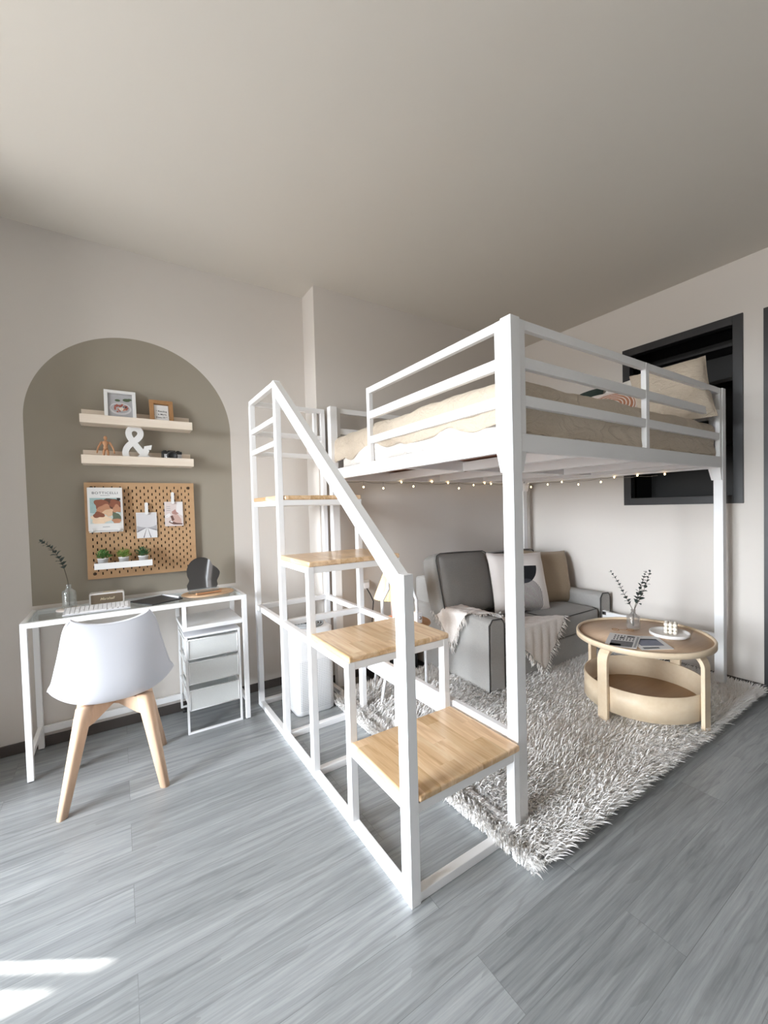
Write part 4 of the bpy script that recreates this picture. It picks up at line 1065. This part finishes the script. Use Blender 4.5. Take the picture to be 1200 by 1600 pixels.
pz=[(-.084,.018),(-.087,.045),(-.074,.075),(-.083,.105),(-.082,.145),(-.06,.185),(-.025,.205),(.015,.205),(.045,.188),(.058,.160),(.085,.135),(.098,.110),(.092,.085),(.080,.06),(.082,.035),(.075,.018)]
pz2=[]
for i in range(len(pz)*5):
    tt=i/5; k=int(tt); f=tt-k; n_=len(pz); p0,p1,p2,p3=[pz[(k+d)%n_] for d in (-1,0,1,2)]
    pz2.append(tuple(.5*((2*b_)+(-a_+c_)*f+(2*a_-5*b_+4*c_-d_)*f*f+(-a_+3*b_-3*c_+d_)*f**3) for a_,b_,c_,d_ in zip(p0,p1,p2,p3)) if 0<k<n_-2 else (p1[0]+(p2[0]-p1[0])*f,p1[1]+(p2[1]-p1[1])*f))
fnm=lambda a,b,d:(.412+a,2.775+d+b*.12,GZ+.009+b)
part(MB().prism(pz2,0,.004,fnm),'mirror_glass',M['mirror'],mi)
part(MB().prism([(-.08,.002),(.085,.002),(.085,.024),(-.08,.024)],-.0065,-.0005,fnm).box(.33,.50,2.768,2.800,GZ+.0092,GZ+.012),'base',M['vase_glass'],mi,label='clear acrylic base')
# ------------------------------------------------------------------ picture ledges
for zt,zb,lab in ((1.816,1.726,'upper pale pine picture ledge on the arch'),(1.592,1.508,'lower pale pine picture ledge on the arch')):
    L=thing('picture_ledge',lab,'shelf',(.122,YA-.06,zb))
    xa,xb=-.148,.392
    part(MB().box(xa+.004,xb-.004,YA-.016,YA-.0005,zb+.014,zt),'back_strip',M['ledge'],L,bevel=.001)
    part(MB().box(xa,xb,YA-.105,YA-.0005,zb,zb+.014),'bottom_board',M['ledge'],L,bevel=.001)
    part(MB().box(xa,xb,YA-.119,YA-.105,zb,zb+.046),'front_lip',M['ledge'],L,bevel=.001)
def frame(name,cx,w,h,z0,yb,lean,bw,mf,label,fill):
    o3=(cx,yb,z0); F=thing(name,label,'picture frame',o3)
    f=lambda a,b,d:(cx+a,yb-d*math.cos(lean)+b*math.sin(lean),z0+b*math.cos(lean)+d*math.sin(lean))
    m=MB()
    for pl in ([(-w/2,0),(w/2,0),(w/2,bw),(-w/2,bw)],[(-w/2,h-bw),(w/2,h-bw),(w/2,h),(-w/2,h)],[(-w/2,bw),(-w/2+bw,bw),(-w/2+bw,h-bw),(-w/2,h-bw)],[(w/2-bw,bw),(w/2,bw),(w/2,h-bw),(w/2-bw,h-bw)]): m.prism(pl,-.004,.012,f)
    part(m,'moulding',mf,F,bevel=.001)
    fill(F,f); return F
def circ(cx,cy,r,n=20,sy=1.): return [(cx+r*math.cos(2*PI*i/n),cy+r*sy*math.sin(2*PI*i/n)) for i in range(n)]
def food(F,f):
    bg=plain('photo_table_grey','#b4b4b8',.6,var=.12,vs=30); bw=plain('photo_bowl','#d4d2d4',.6,var=.05); 
    fr=[plain('photo_fruit_%d'%i,c,.6,var=.2,vs=200) for i,c in enumerate(('#b06a5c','#8f4f47','#d39c86','#4a4146','#e5dccf','#5c6b52'))]
    m=MB(); w,h=.075,.175; m.flat(R(-.058,.018,.058,.178),f,.001,0)
    m.flat(circ(.0,.09,.052,28,.72),f,.0016,1); m.flat(circ(.0,.092,.044,28,.66),f,.0019,0)
    rg=random.Random(3)
    for i in range(46):
        a=rg.uniform(0,6.28); r=rg.uniform(.012,.036); ci=rg.choice([0,0,0,1,1,2,2]) if not(-.2<a-0.6<1.0) else rg.choice([3,3,1,0])
        m.flat(circ(.002+r*math.cos(a),.092+.68*r*math.sin(a),rg.uniform(.0035,.006),8),f,.002+.00002*i,2+ci)
    m.flat(circ(.004,.088,.011,12),f,.0031,6)
    for (lx,ly,r) in ((-.012,.140,.013),(.03,.145,.018),(.044,.15,.012)): m.flat(circ(lx,ly,r,12,.55),f,.0032,7)
    part(m,'photo',[bg,bw]+fr,F,label='photo of a fruit breakfast bowl')
frame('framed_photo',.036,.150,.198,1.7405,YA-.082,.28,.017,M['white_gloss'],'white picture frame with a breakfast bowl photo on the upper ledge',food)
def quote(F,f):
    part(MB().flat(R(-.036,.022,.036,.138),f,.001),'print',M['paper'],F)
    for s,b,sz,xo in (('\u201c Reading',.098,.0145,0),('is More',.078,.0145,.003),('from ??? \u201d',.058,.0145,0)):
        text(s,sz,M['ink'],lambda a,bb,e:f(a+xo,bb+b,.0013+e),F,'lettering',bold=.0002)
frame('framed_quote',.238,.122,.165,1.7405,YA-.082,.30,.022,M['frame_wood'],'brown wooden picture frame with a printed quote on the upper ledge',quote)
# ampersand
def ribbon(m,pts,ws,fn,d0,d1):
    n=len(pts); Lp=[];Rp=[]
    for i,(x,y) in enumerate(pts):
        a=pts[max(i-1,0)];b=pts[min(i+1,n-1)]; dx,dy=b[0]-a[0],b[1]-a[1]; l=math.hypot(dx,dy) or 1; w=ws[i]/2
        Lp.append((x-dy/l*w,y+dx/l*w)); Rp.append((x+dy/l*w,y-dx/l*w))
    for i in range(n-1):
        m.prism([Rp[i],Rp[i+1],Lp[i+1],Lp[i]],d0-i*2e-5,d1+i*2e-5,fn)
amp=[(.122,.013),(.104,.033),(.080,.063),(.058,.092),(.043,.113),(.034,.132),(.034,.150),(.045,.165),(.061,.169),(.077,.163),(.086,.148),(.083,.131),(.071,.116),(.055,.103),(.038,.089),(.024,.073),(.016,.053),(.018,.032),(.030,.017),(.049,.012),(.070,.017),(.088,.031),(.102,.048),(.111,.068)]
pp=[];ww=[]
for i in range((len(amp)-1)*4+1):
    v=interp(amp,i/((len(amp)-1)*4)); pp.append(v); ww.append(.0285)
m=MB(); az=1.5222
fa=lambda a,b,d:(.034+a*1.08,YA-.066-d+b*.10,az+b*1.19)
ribbon(m,pp,ww,fa,0,.018)
m.prism([(.098,.066),(.100,.082),(.136,.090),(.131,.066)],0,.018,fa)
o=m.build('ampersand_sign',M['white_gloss'],origin=(.10,YA-.065,az)); tag(o,'white freestanding ampersand sign on the lower ledge','sign')
# artist mannequin
mq=thing('artist_mannequin','small jointed wooden mannequin figure on the lower ledge','figurine',(-.040,YA-.065,1.5222))
ox,oy,oz=-.040,YA-.065,1.5222; MK=M['manikin']
def lb(name,pts,rs): return part(MB().tube([(ox+a,oy+b,oz+c) for a,b,c in pts],rs,10),name,MK,mq)
lb('head',[(0,0,.121),(0,0,.126),(0,0,.134),(0,0,.142),(0,0,.146)],[.003,.0075,.009,.007,.002])
lb('torso',[(0,0,.068),(0,0,.074),(0,0,.084),(0,0,.092),(0,0,.106),(0,0,.114),(0,0,.120)],[.006,.012,.011,.009,.0155,.013,.004])
for s in (-1,1):
    lb('arm',[(s*.016,0,.113),(s*.022,0,.104),(s*.030,-.001,.088),(s*.033,-.001,.082),(s*.038,-.004,.064),(s*.0385,-.004,.058),(s*.040,-.005,.048)],[.0045,.0055,.0042,.0048,.0034,.004,.0022])
    lb('leg',[(s*.007,0,.070),(s*.009,0,.056),(s*.010,-.001,.040),(s*.0105,-.001,.036),(s*.012,0,.016),(s*.012,0,.007)],[.006,.007,.0052,.0055,.0042,.0032])
    lb('foot',[(s*.012,.004,.0045),(s*.0125,-.004,.0045),(s*.013,-.014,.004)],[.004,.0045,.003])
# compact camera
cm=thing('compact_camera','small silver and black camera on the lower ledge','camera',(.281,YA-.075,1.5222))
cx,cy,cz=.281,YA-.072,1.5222
part(MB().box(cx-.052,cx+.052,cy-.017,cy+.017,cz,cz+.060),'body',M['silver'],cm,bevel=.006,seg=3)
part(MB().box(cx-.053,cx+.053,cy-.018,cy+.018,cz+.058,cz+.074).box(cx-.02,cx+.02,cy-.012,cy+.012,cz+.074,cz+.080),'top_plate',M['black'],cm,bevel=.003)
part(MB().box(cx-.053,cx-.040,cy-.0188,cy+.01,cz+.004,cz+.058),'grip',M['black'],cm,bevel=.004)
rot=lambda p:(cx+p[0],cy-.017-p[2],cz+.044+p[1])
m=MB(); m.lathe([(0,0),(.028,0),(.028,.012),(.024,.012),(.024,.022),(.020,.022),(.018,.016),(0,.016)],n=36); m.v=[rot(p) for p in m.v]; part(m,'lens',M['black'],cm)
m=MB(); m.lathe([(.0285,.001),(.0295,.001),(.0295,.007),(.0285,.007)],n=36); m.v=[rot(p) for p in m.v]; part(m,'lens_ring',M['chrome'],cm)
for dx_ in (-.036,.034): part(MB().lathe([(0,0),(.009,0),(.009,.006),(0,.006)],(cx+dx_,cy,cz+.074),20),'dial',M['black'],cm)
# ------------------------------------------------------------------ pegboard
PX0,PX1,PZ0,PZ1=-.147,.398,.872,1.412; PY=YA-.026; PT=.010
t_n=28; cw=(PX1-PX0)/t_n; chh=(PZ1-PZ0)/t_n
pb=thing('pegboard','square brown wooden pegboard with slots on the taupe arch','pegboard',((PX0+PX1)/2,PY,(PZ0+PZ1)/2))
m=MB()
for i in range(t_n):
    for j in range(t_n):
        xa,xb=PX0+i*cw,PX0+(i+1)*cw; za,zb=PZ0+j*chh,PZ0+(j+1)*chh
        if (i+j)%2==0 and 0<i<t_n-1 and 0<j<t_n-1:
            hx,hz_=.0028,.0075; cx_,cz_=(xa+xb)/2,(za+zb)/2
            o_=[(xa,za),(xb,za),(xb,zb),(xa,zb)]; q_=[(cx_-hx,cz_-hz_),(cx_+hx,cz_-hz_),(cx_+hx,cz_+hz_),(cx_-hx,cz_+hz_)]
            for k in range(4):
                l=(k+1)%4
                m.add([(o_[k][0],PY,o_[k][1]),(o_[l][0],PY,o_[l][1]),(q_[l][0],PY,q_[l][1]),(q_[k][0],PY,q_[k][1])],[(0,1,2,3)],0)
                m.add([(q_[k][0],PY,q_[k][1]),(q_[l][0],PY,q_[l][1]),(q_[l][0],PY+PT,q_[l][1]),(q_[k][0],PY+PT,q_[k][1])],[(0,1,2,3)],1)
        else: m.add([(xa,PY,za),(xb,PY,za),(xb,PY,zb),(xa,PY,zb)],[(0,1,2,3)],0)
for a,b_ in (((PX0,PZ0),(PX1,PZ0)),((PX1,PZ0),(PX1,PZ1)),((PX1,PZ1),(PX0,PZ1)),((PX0,PZ1),(PX0,PZ0))):
    m.add([(a[0],PY,a[1]),(b_[0],PY,b_[1]),(b_[0],PY+PT,b_[1]),(a[0],PY+PT,a[1])],[(0,3,2,1)],0)
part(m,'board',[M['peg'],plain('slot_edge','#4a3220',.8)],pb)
part(MB().box(PX0+.02,PX1-.02,YA-.016,YA-.014,PZ0+.02,PZ1-.02),'slot_shade_sheet',plain('pegboard_back_shadow_brown','#1d140d',.9),pb)  # added dark sheet standing in for the shade behind the slots
for a,b_ in ((PX0+.032,PZ0+.030),(PX0+.032,PZ1-.030),(PX1-.032,PZ1-.030),(PX1-.032,PZ0+.030)):
    q0=MB().lathe([(0,0),(.0085,0),(.0085,.0025),(.004,.004),(0,.004)],n=20); q0.v=[(a+p[0],PY-.0003-p[2],b_+p[1]) for p in q0.v]; part(q0,'screw',plain('screw_brown','#4c3a2a',.5,metal=.4) if a<0 and b_<1 else bpy.data.materials['screw_brown'] if 'screw_brown' in bpy.data.materials else M['soil'],pb)
    part(MB().tube([(a,PY+PT,b_),(a,YA-.0005,b_)],.009,12),'spacer',M['soil'],pb)
# art book in a holder
bk_=thing('art_book','white art book with a large painting on its cover on the pegboard','book',(-.053,2.872,1.142))
fb=lambda a,b,d:(-.053+a,2.874-d+b*.05,1.142+b)
part(MB().prism(R(-.080,0,.080,.240),0,.012,fb),'cover',M['paper'],bk_,bevel=.001)
cols=[plain('cover_paint_%d'%i,c,.6,var=.12,vs=60) for i,c in enumerate(('#9fb9b8','#c9d4d2','#5b3c30','#8a5540','#d9b696','#ecd2b5','#b98567','#5f6a58','#30241f'))]
m=MB(); m.flat(R(-.070,.040,.070,.182),fb,.0124,0)
m.flat([(-.07,.04),(.07,.04),(.07,.095),(.02,.11),(-.03,.092),(-.07,.10)],fb,.0125,1)
def blob(cx,cy,rx,ry,s,ci,lv,n=26):
    P=[]
    for i in range(n):
        a=2*PI*i/n; k=1+.16*math.sin(3*a+s)+.08*math.sin(5*a+2*s); P.append((max(-.07,min(.07,cx+rx*k*math.cos(a))),max(.04,min(.182,cy+ry*k*math.sin(a)))))
    m.flat(P,fb,.0125+lv*.0001,ci)
blob(.034,.140,.044,.040,1.,2,1); blob(.045,.150,.03,.02,2.,3,2); blob(-.02,.145,.030,.032,.4,3,3); blob(.052,.12,.02,.022,3.,6,4)
blob(-.005,.118,.034,.026,4.,6,5); blob(-.025,.062,.044,.026,.9,5,6); blob(.012,.10,.024,.02,5.,4,7); blob(-.032,.088,.026,.016,2.6,3,8); blob(.048,.07,.02,.03,1.4,7,9); blob(.05,.052,.022,.014,.2,6,10); blob(.062,.174,.01,.008,1.2,8,11)
part(m,'cover_art',cols,bk_,label='abstract painting in teal, brown and peach')
text('BOTTICELLI',.0185,M['ink'],lambda a,b,e:fb(a,b+.209,.0122+e),bk_,'title_lettering',sx=1.15,sp=1.08)
part(MB().flat(R(-.022,.1945,.022,.1965),fb,.0124),'subtitle_line',M['ink_soft'],bk_)
text('TASCHEN',.0062,M['ink_soft'],lambda a,b,e:fb(a,b+.021,.0122+e),bk_,'publisher_lettering',sp=1.1) if False else part(MB().flat(R(-.016,.020,.016,.0225),fb,.0124),'footer_line',M['ink_soft'],bk_)
bh=thing('book_rest','clear and white rest holding the art book on the pegboard','book rest',(-.053,PY,1.135))
m=MB().box(-.13,.025,2.858,PY-.0005,1.134,1.1405)
for xx in (-.115,.005): m.box(xx-.003,xx+.003,2.850,2.857,1.134,1.156)
for xx in (-.115,.005): m.box(xx-.003,xx+.003,2.850,2.860,1.134,1.1405)
part(m,'rest',M['white_gloss'],bh,bevel=.0008)
# two clips with prints
def clip(cx,zt,label):
    o3=(cx,PY-.008,zt); C_=thing('peg_clip',label,'clip',o3,group=None)
    P=[]; r=.0085; zl=zt-.072
    for i in range(9): P.append((r*math.cos(PI*i/8),zt-r+r*math.sin(PI*i/8)))
    for i in range(9): P.append((-r*math.cos(PI*i/8),zl+r-r*math.sin(PI*i/8)))
    part(MB().prism([(cx+a,b_) for a,b_ in P],PY-.018,PY-.0125,lambda a,b,d:(a,d,b)),'lever',M['white_gloss'],C_,bevel=.001)
    part(MB().box(cx-.004,cx+.004,PY-.0125,PY-.0005,zt-.03,zt-.012),'hook',M['white_gloss'],C_)
def card(name,cx,zb,w,h,label,fill):
    f=lambda a,b,d:(cx+a,PY-.0085-d+b*.02,zb+b); o=thing(name,label,'photo print',(cx,PY-.0085,zb))
    part(MB().prism(R(-w/2,0,w/2,h),0,.0012,f),'card',M['paper'],o)
    m=MB(); ms=fill(m,f,w,h); part(m,'picture',ms,o); return o
def rails_(m,f,w,h):
    ms=[plain('snow_sky','#dedde1',.7,var=.03),plain('mist_grey','#b9b7bc',.7,var=.05),plain('snow_white','#eeedf0',.7,var=.02),M['ink'],plain('track_grey','#8f8d93',.7,var=.2,vs=200)]
    e=.0016; W=w/2-.002
    m.flat(R(-W,h*.36,W,h-.002),f,e,0); m.flat([(-W,h*.30),(W,h*.30),(W,h*.50),(W*.6,h*.44),(0,h*.40),(-W*.6,h*.44),(-W,h*.48)],f,e+.0001,1)
    m.flat([(-W,.002),(W,.002),(W,h*.27),(.006,h*.385),(-.006,h*.385),(-W,h*.22)],f,e+.0002,2)
    m.flat([(-W,h*.22),(-W,h*.28),(-.01,h*.39),(-.006,h*.385)],f,e+.0003,4); m.flat([(W,h*.27),(W,h*.32),(.01,h*.39),(.006,h*.385)],f,e+.0003,4)
    m.flat([(-.019,.002),(-.015,.002),(-.002,h*.37),(-.003,h*.37)],f,e+.0003,3); m.flat([(.017,.002),(.021,.002),(.005,h*.37),(.004,h*.37)],f,e+.0003,3)
    return ms
def gift(m,f,w,h):
    ms=[plain('pale_pink_paper','#e3d6d3',.7,var=.04),plain('white_blur','#f2eeee',.7),plain('pink_brown','#b98f86',.7,var=.2,vs=90),plain('rose_shade','#cfaea4',.7,var=.15,vs=90),plain('dusk_brown','#6f5048',.7,var=.2,vs=90),M['ink_soft']]
    e=.0016; W=w/2-.002
    m.flat(R(-W,.002,W,h-.002),f,e,0); m.flat([(.012,.08),(W,.06),(W,h-.002),(.016,h-.002)],f,e+.0001,1)
    m.flat([(-.012,.086),(.008,.102),(.014,.085),(.026,.075),(.010,.068),(-.008,.072)],f,e+.0002,2)
    m.flat([(-.016,.035),(-.012,.066),(.020,.070),(.038,.04),(.038,.012),(.004,.010)],f,e+.0002,3); m.flat([(-.020,.060),(-.008,.064),(.002,.038),(-.010,.03)],f,e+.0003,4)
    m.flat([(-.030,.024),(-.022,.034),(.014,.018),(.044,.014),(.044,.007),(-.004,.009)],f,e+.0003,4); m.flat([(-.024,.026),(-.019,.032),(-.006,.027),(-.010,.020)],f,e+.0004,1)
    m.flat([(-.046,.058),(-.042,.068),(-.024,.078),(-.016,.066),(-.030,.052),(-.042,.050)],f,e+.0005,1); m.flat([(-.040,.058),(-.037,.060),(-.036,.056)],f,e+.0006,4)
    for k in range(3): m.flat(R(-.038,.118-.012*k,-.018,.1195-.012*k),f,e+.0001,5)
    return ms
card('photo_print',.141,1.088,.104,.150,'print of snowy railway tracks clipped to the pegboard',rails_); clip(.142,1.297,'white clip holding the railway print on the pegboard')
card('photo_print',.284,1.152,.098,.147,'pinkish print with a white tag clipped at the pegboard right side',gift); clip(.279,1.357,'white clip holding the pinkish print on the pegboard')
# little shelf with three plants
sh=thing('peg_shelf','small white tray shelf for plants hung on the pegboard','shelf',(.021,2.85,.934))
m=MB(); m.box(-.113,.157,2.800,PY-.0006,.934,.938).box(-.113,.157,2.800,2.804,.938,.968).box(-.113,-.109,2.804,PY-.0006,.938,.968).box(.153,.157,2.804,PY-.0006,.938,.968)
part(m,'tray',M['white_gloss'],sh,bevel=.0008)
def plant(cx,label,leafm,seed,style):
    o3=(cx,2.852,.9385); P_=thing('potted_plant',label,'plant',o3)
    rg=random.Random(seed)
    part(MB().lathe([(0,0),(.020,0),(.024,.046),(.026,.046),(.026,.052),(.023,.052),(.021,.044),(0,.044)],o3,28),'pot',M['white_plastic'],P_)
    part(MB().lathe([(0,.0442),(.0205,.0442)],o3,20),'soil',M['soil'],P_)
    m=MB()
    for k in range(130):
        a=rg.uniform(0,2*PI); el=rg.uniform(.15,1.45); r=rg.uniform(.010,.034)
        d=Vector((math.cos(a)*math.cos(el),math.sin(a)*math.cos(el),math.sin(el)))
        p=Vector((cx,2.852,.985))+Vector((d.x*r*1.05,d.y*r*.9,d.z*r*1.3+.004))
        dd=(d+Vector((rg.uniform(-.5,.5),rg.uniform(-.5,.5),rg.uniform(-.1,.5)))).normalized()
        leafmesh(m,p,dd,(rg.uniform(-1,1),rg.uniform(-1,1),1),rg.uniform(.010,.018)*(1.2 if style else 1),rg.uniform(.006,.010)*(.6 if style else 1))
        if k%6==0: m.tube([(cx+d.x*.005,2.852+d.y*.005,.982),tuple(p)],.0009,4)
    part(m,'foliage',leafm,P_)
plant(-.075,'small green plant in a white pot, leftmost on the peg shelf',M['leaf_green'],1,0)
plant(.021,'yellow-green plant in a white pot in the middle of the peg shelf',M['leaf_lime'],2,1)
plant(.115,'dark spiky green plant in a white pot at the right end of the peg shelf',M['leaf_dark'],3,1)
# ------------------------------------------------------------------ light
w=bpy.data.worlds.new('World'); SC.world=w; w.use_nodes=True
wt=w.node_tree; tc=wt.nodes.new('ShaderNodeTexCoord'); sp_=wt.nodes.new('ShaderNodeSeparateXYZ'); wt.links.new(tc.outputs['Generated'],sp_.inputs[0])
cr=wt.nodes.new('ShaderNodeValToRGB'); mr=wt.nodes.new('ShaderNodeMapRange'); mr.inputs[1].default_value=-1; mr.inputs[2].default_value=1
wt.links.new(sp_.outputs[2],mr.inputs[0]); wt.links.new(mr.outputs[0],cr.inputs[0])
el_=cr.color_ramp.elements; el_[0].position=.485; el_[0].color=(GRD,GRD*.98,GRD*.95,1); el_[1].position=.51; el_[1].color=(1.44,1.54,1.63,1); e2=el_.new(.75); e2.color=(.72,.78,.86,1)
wt.links.new(cr.outputs[0],wt.nodes['Background'].inputs[0]); wt.nodes['Background'].inputs[1].default_value=SKY
def area(name,loc,rot,sx,sy,e,col=(1,1,1)):
    l=bpy.data.lights.new(name,'AREA'); l.shape='RECTANGLE'; l.size=sx; l.size_y=sy; l.energy=e; l.color=col
    o=bpy.data.objects.new(name,l); COL.objects.link(o); o.location=loc; o.rotation_euler=rot; return o
wl=area('window_daylight',(XL-.16,(WY0+WY1)/2,(WZ0+WZ1)/2),(0,-PI/2,0),WZ1-WZ0,WY1-WY0,1.); wl.data.cycles.is_portal=True
s_=bpy.data.lights.new('sun','SUN'); s_.energy=SUN; s_.angle=math.radians(.45); s_.color=(1,.97,.91)
so2=bpy.data.objects.new('sun',s_); COL.objects.link(so2)
el=math.radians(36.7); hd=Vector((.83,-.56,0)).normalized(); dv=Vector((hd.x*math.cos(el),hd.y*math.cos(el),-math.sin(el)))
so2.rotation_euler=dv.to_track_quat('-Z','Y').to_euler()
pl=bpy.data.lights.new('lamp_glow','POINT'); pl.energy=.8; pl.color=(1,.75,.45); pl.shadow_soft_size=.03
po=bpy.data.objects.new('lamp_glow',pl); COL.objects.link(po); po.location=(1.475,2.335,.72)
vs=SC.view_settings; vs.view_transform='Standard'; vs.look='None'; vs.exposure=EXPO; vs.gamma=1; vs.use_curve_mapping=False
SC.cycles.max_bounces=10; SC.cycles.diffuse_bounces=6; SC.cycles.transparent_max_bounces=16; SC.cycles.caustics_reflective=False; SC.cycles.caustics_refractive=False
SC.cycles.sample_clamp_indirect=4.
for ob in bpy.data.objects:
    if '_o' in ob.keys(): del ob['_o']
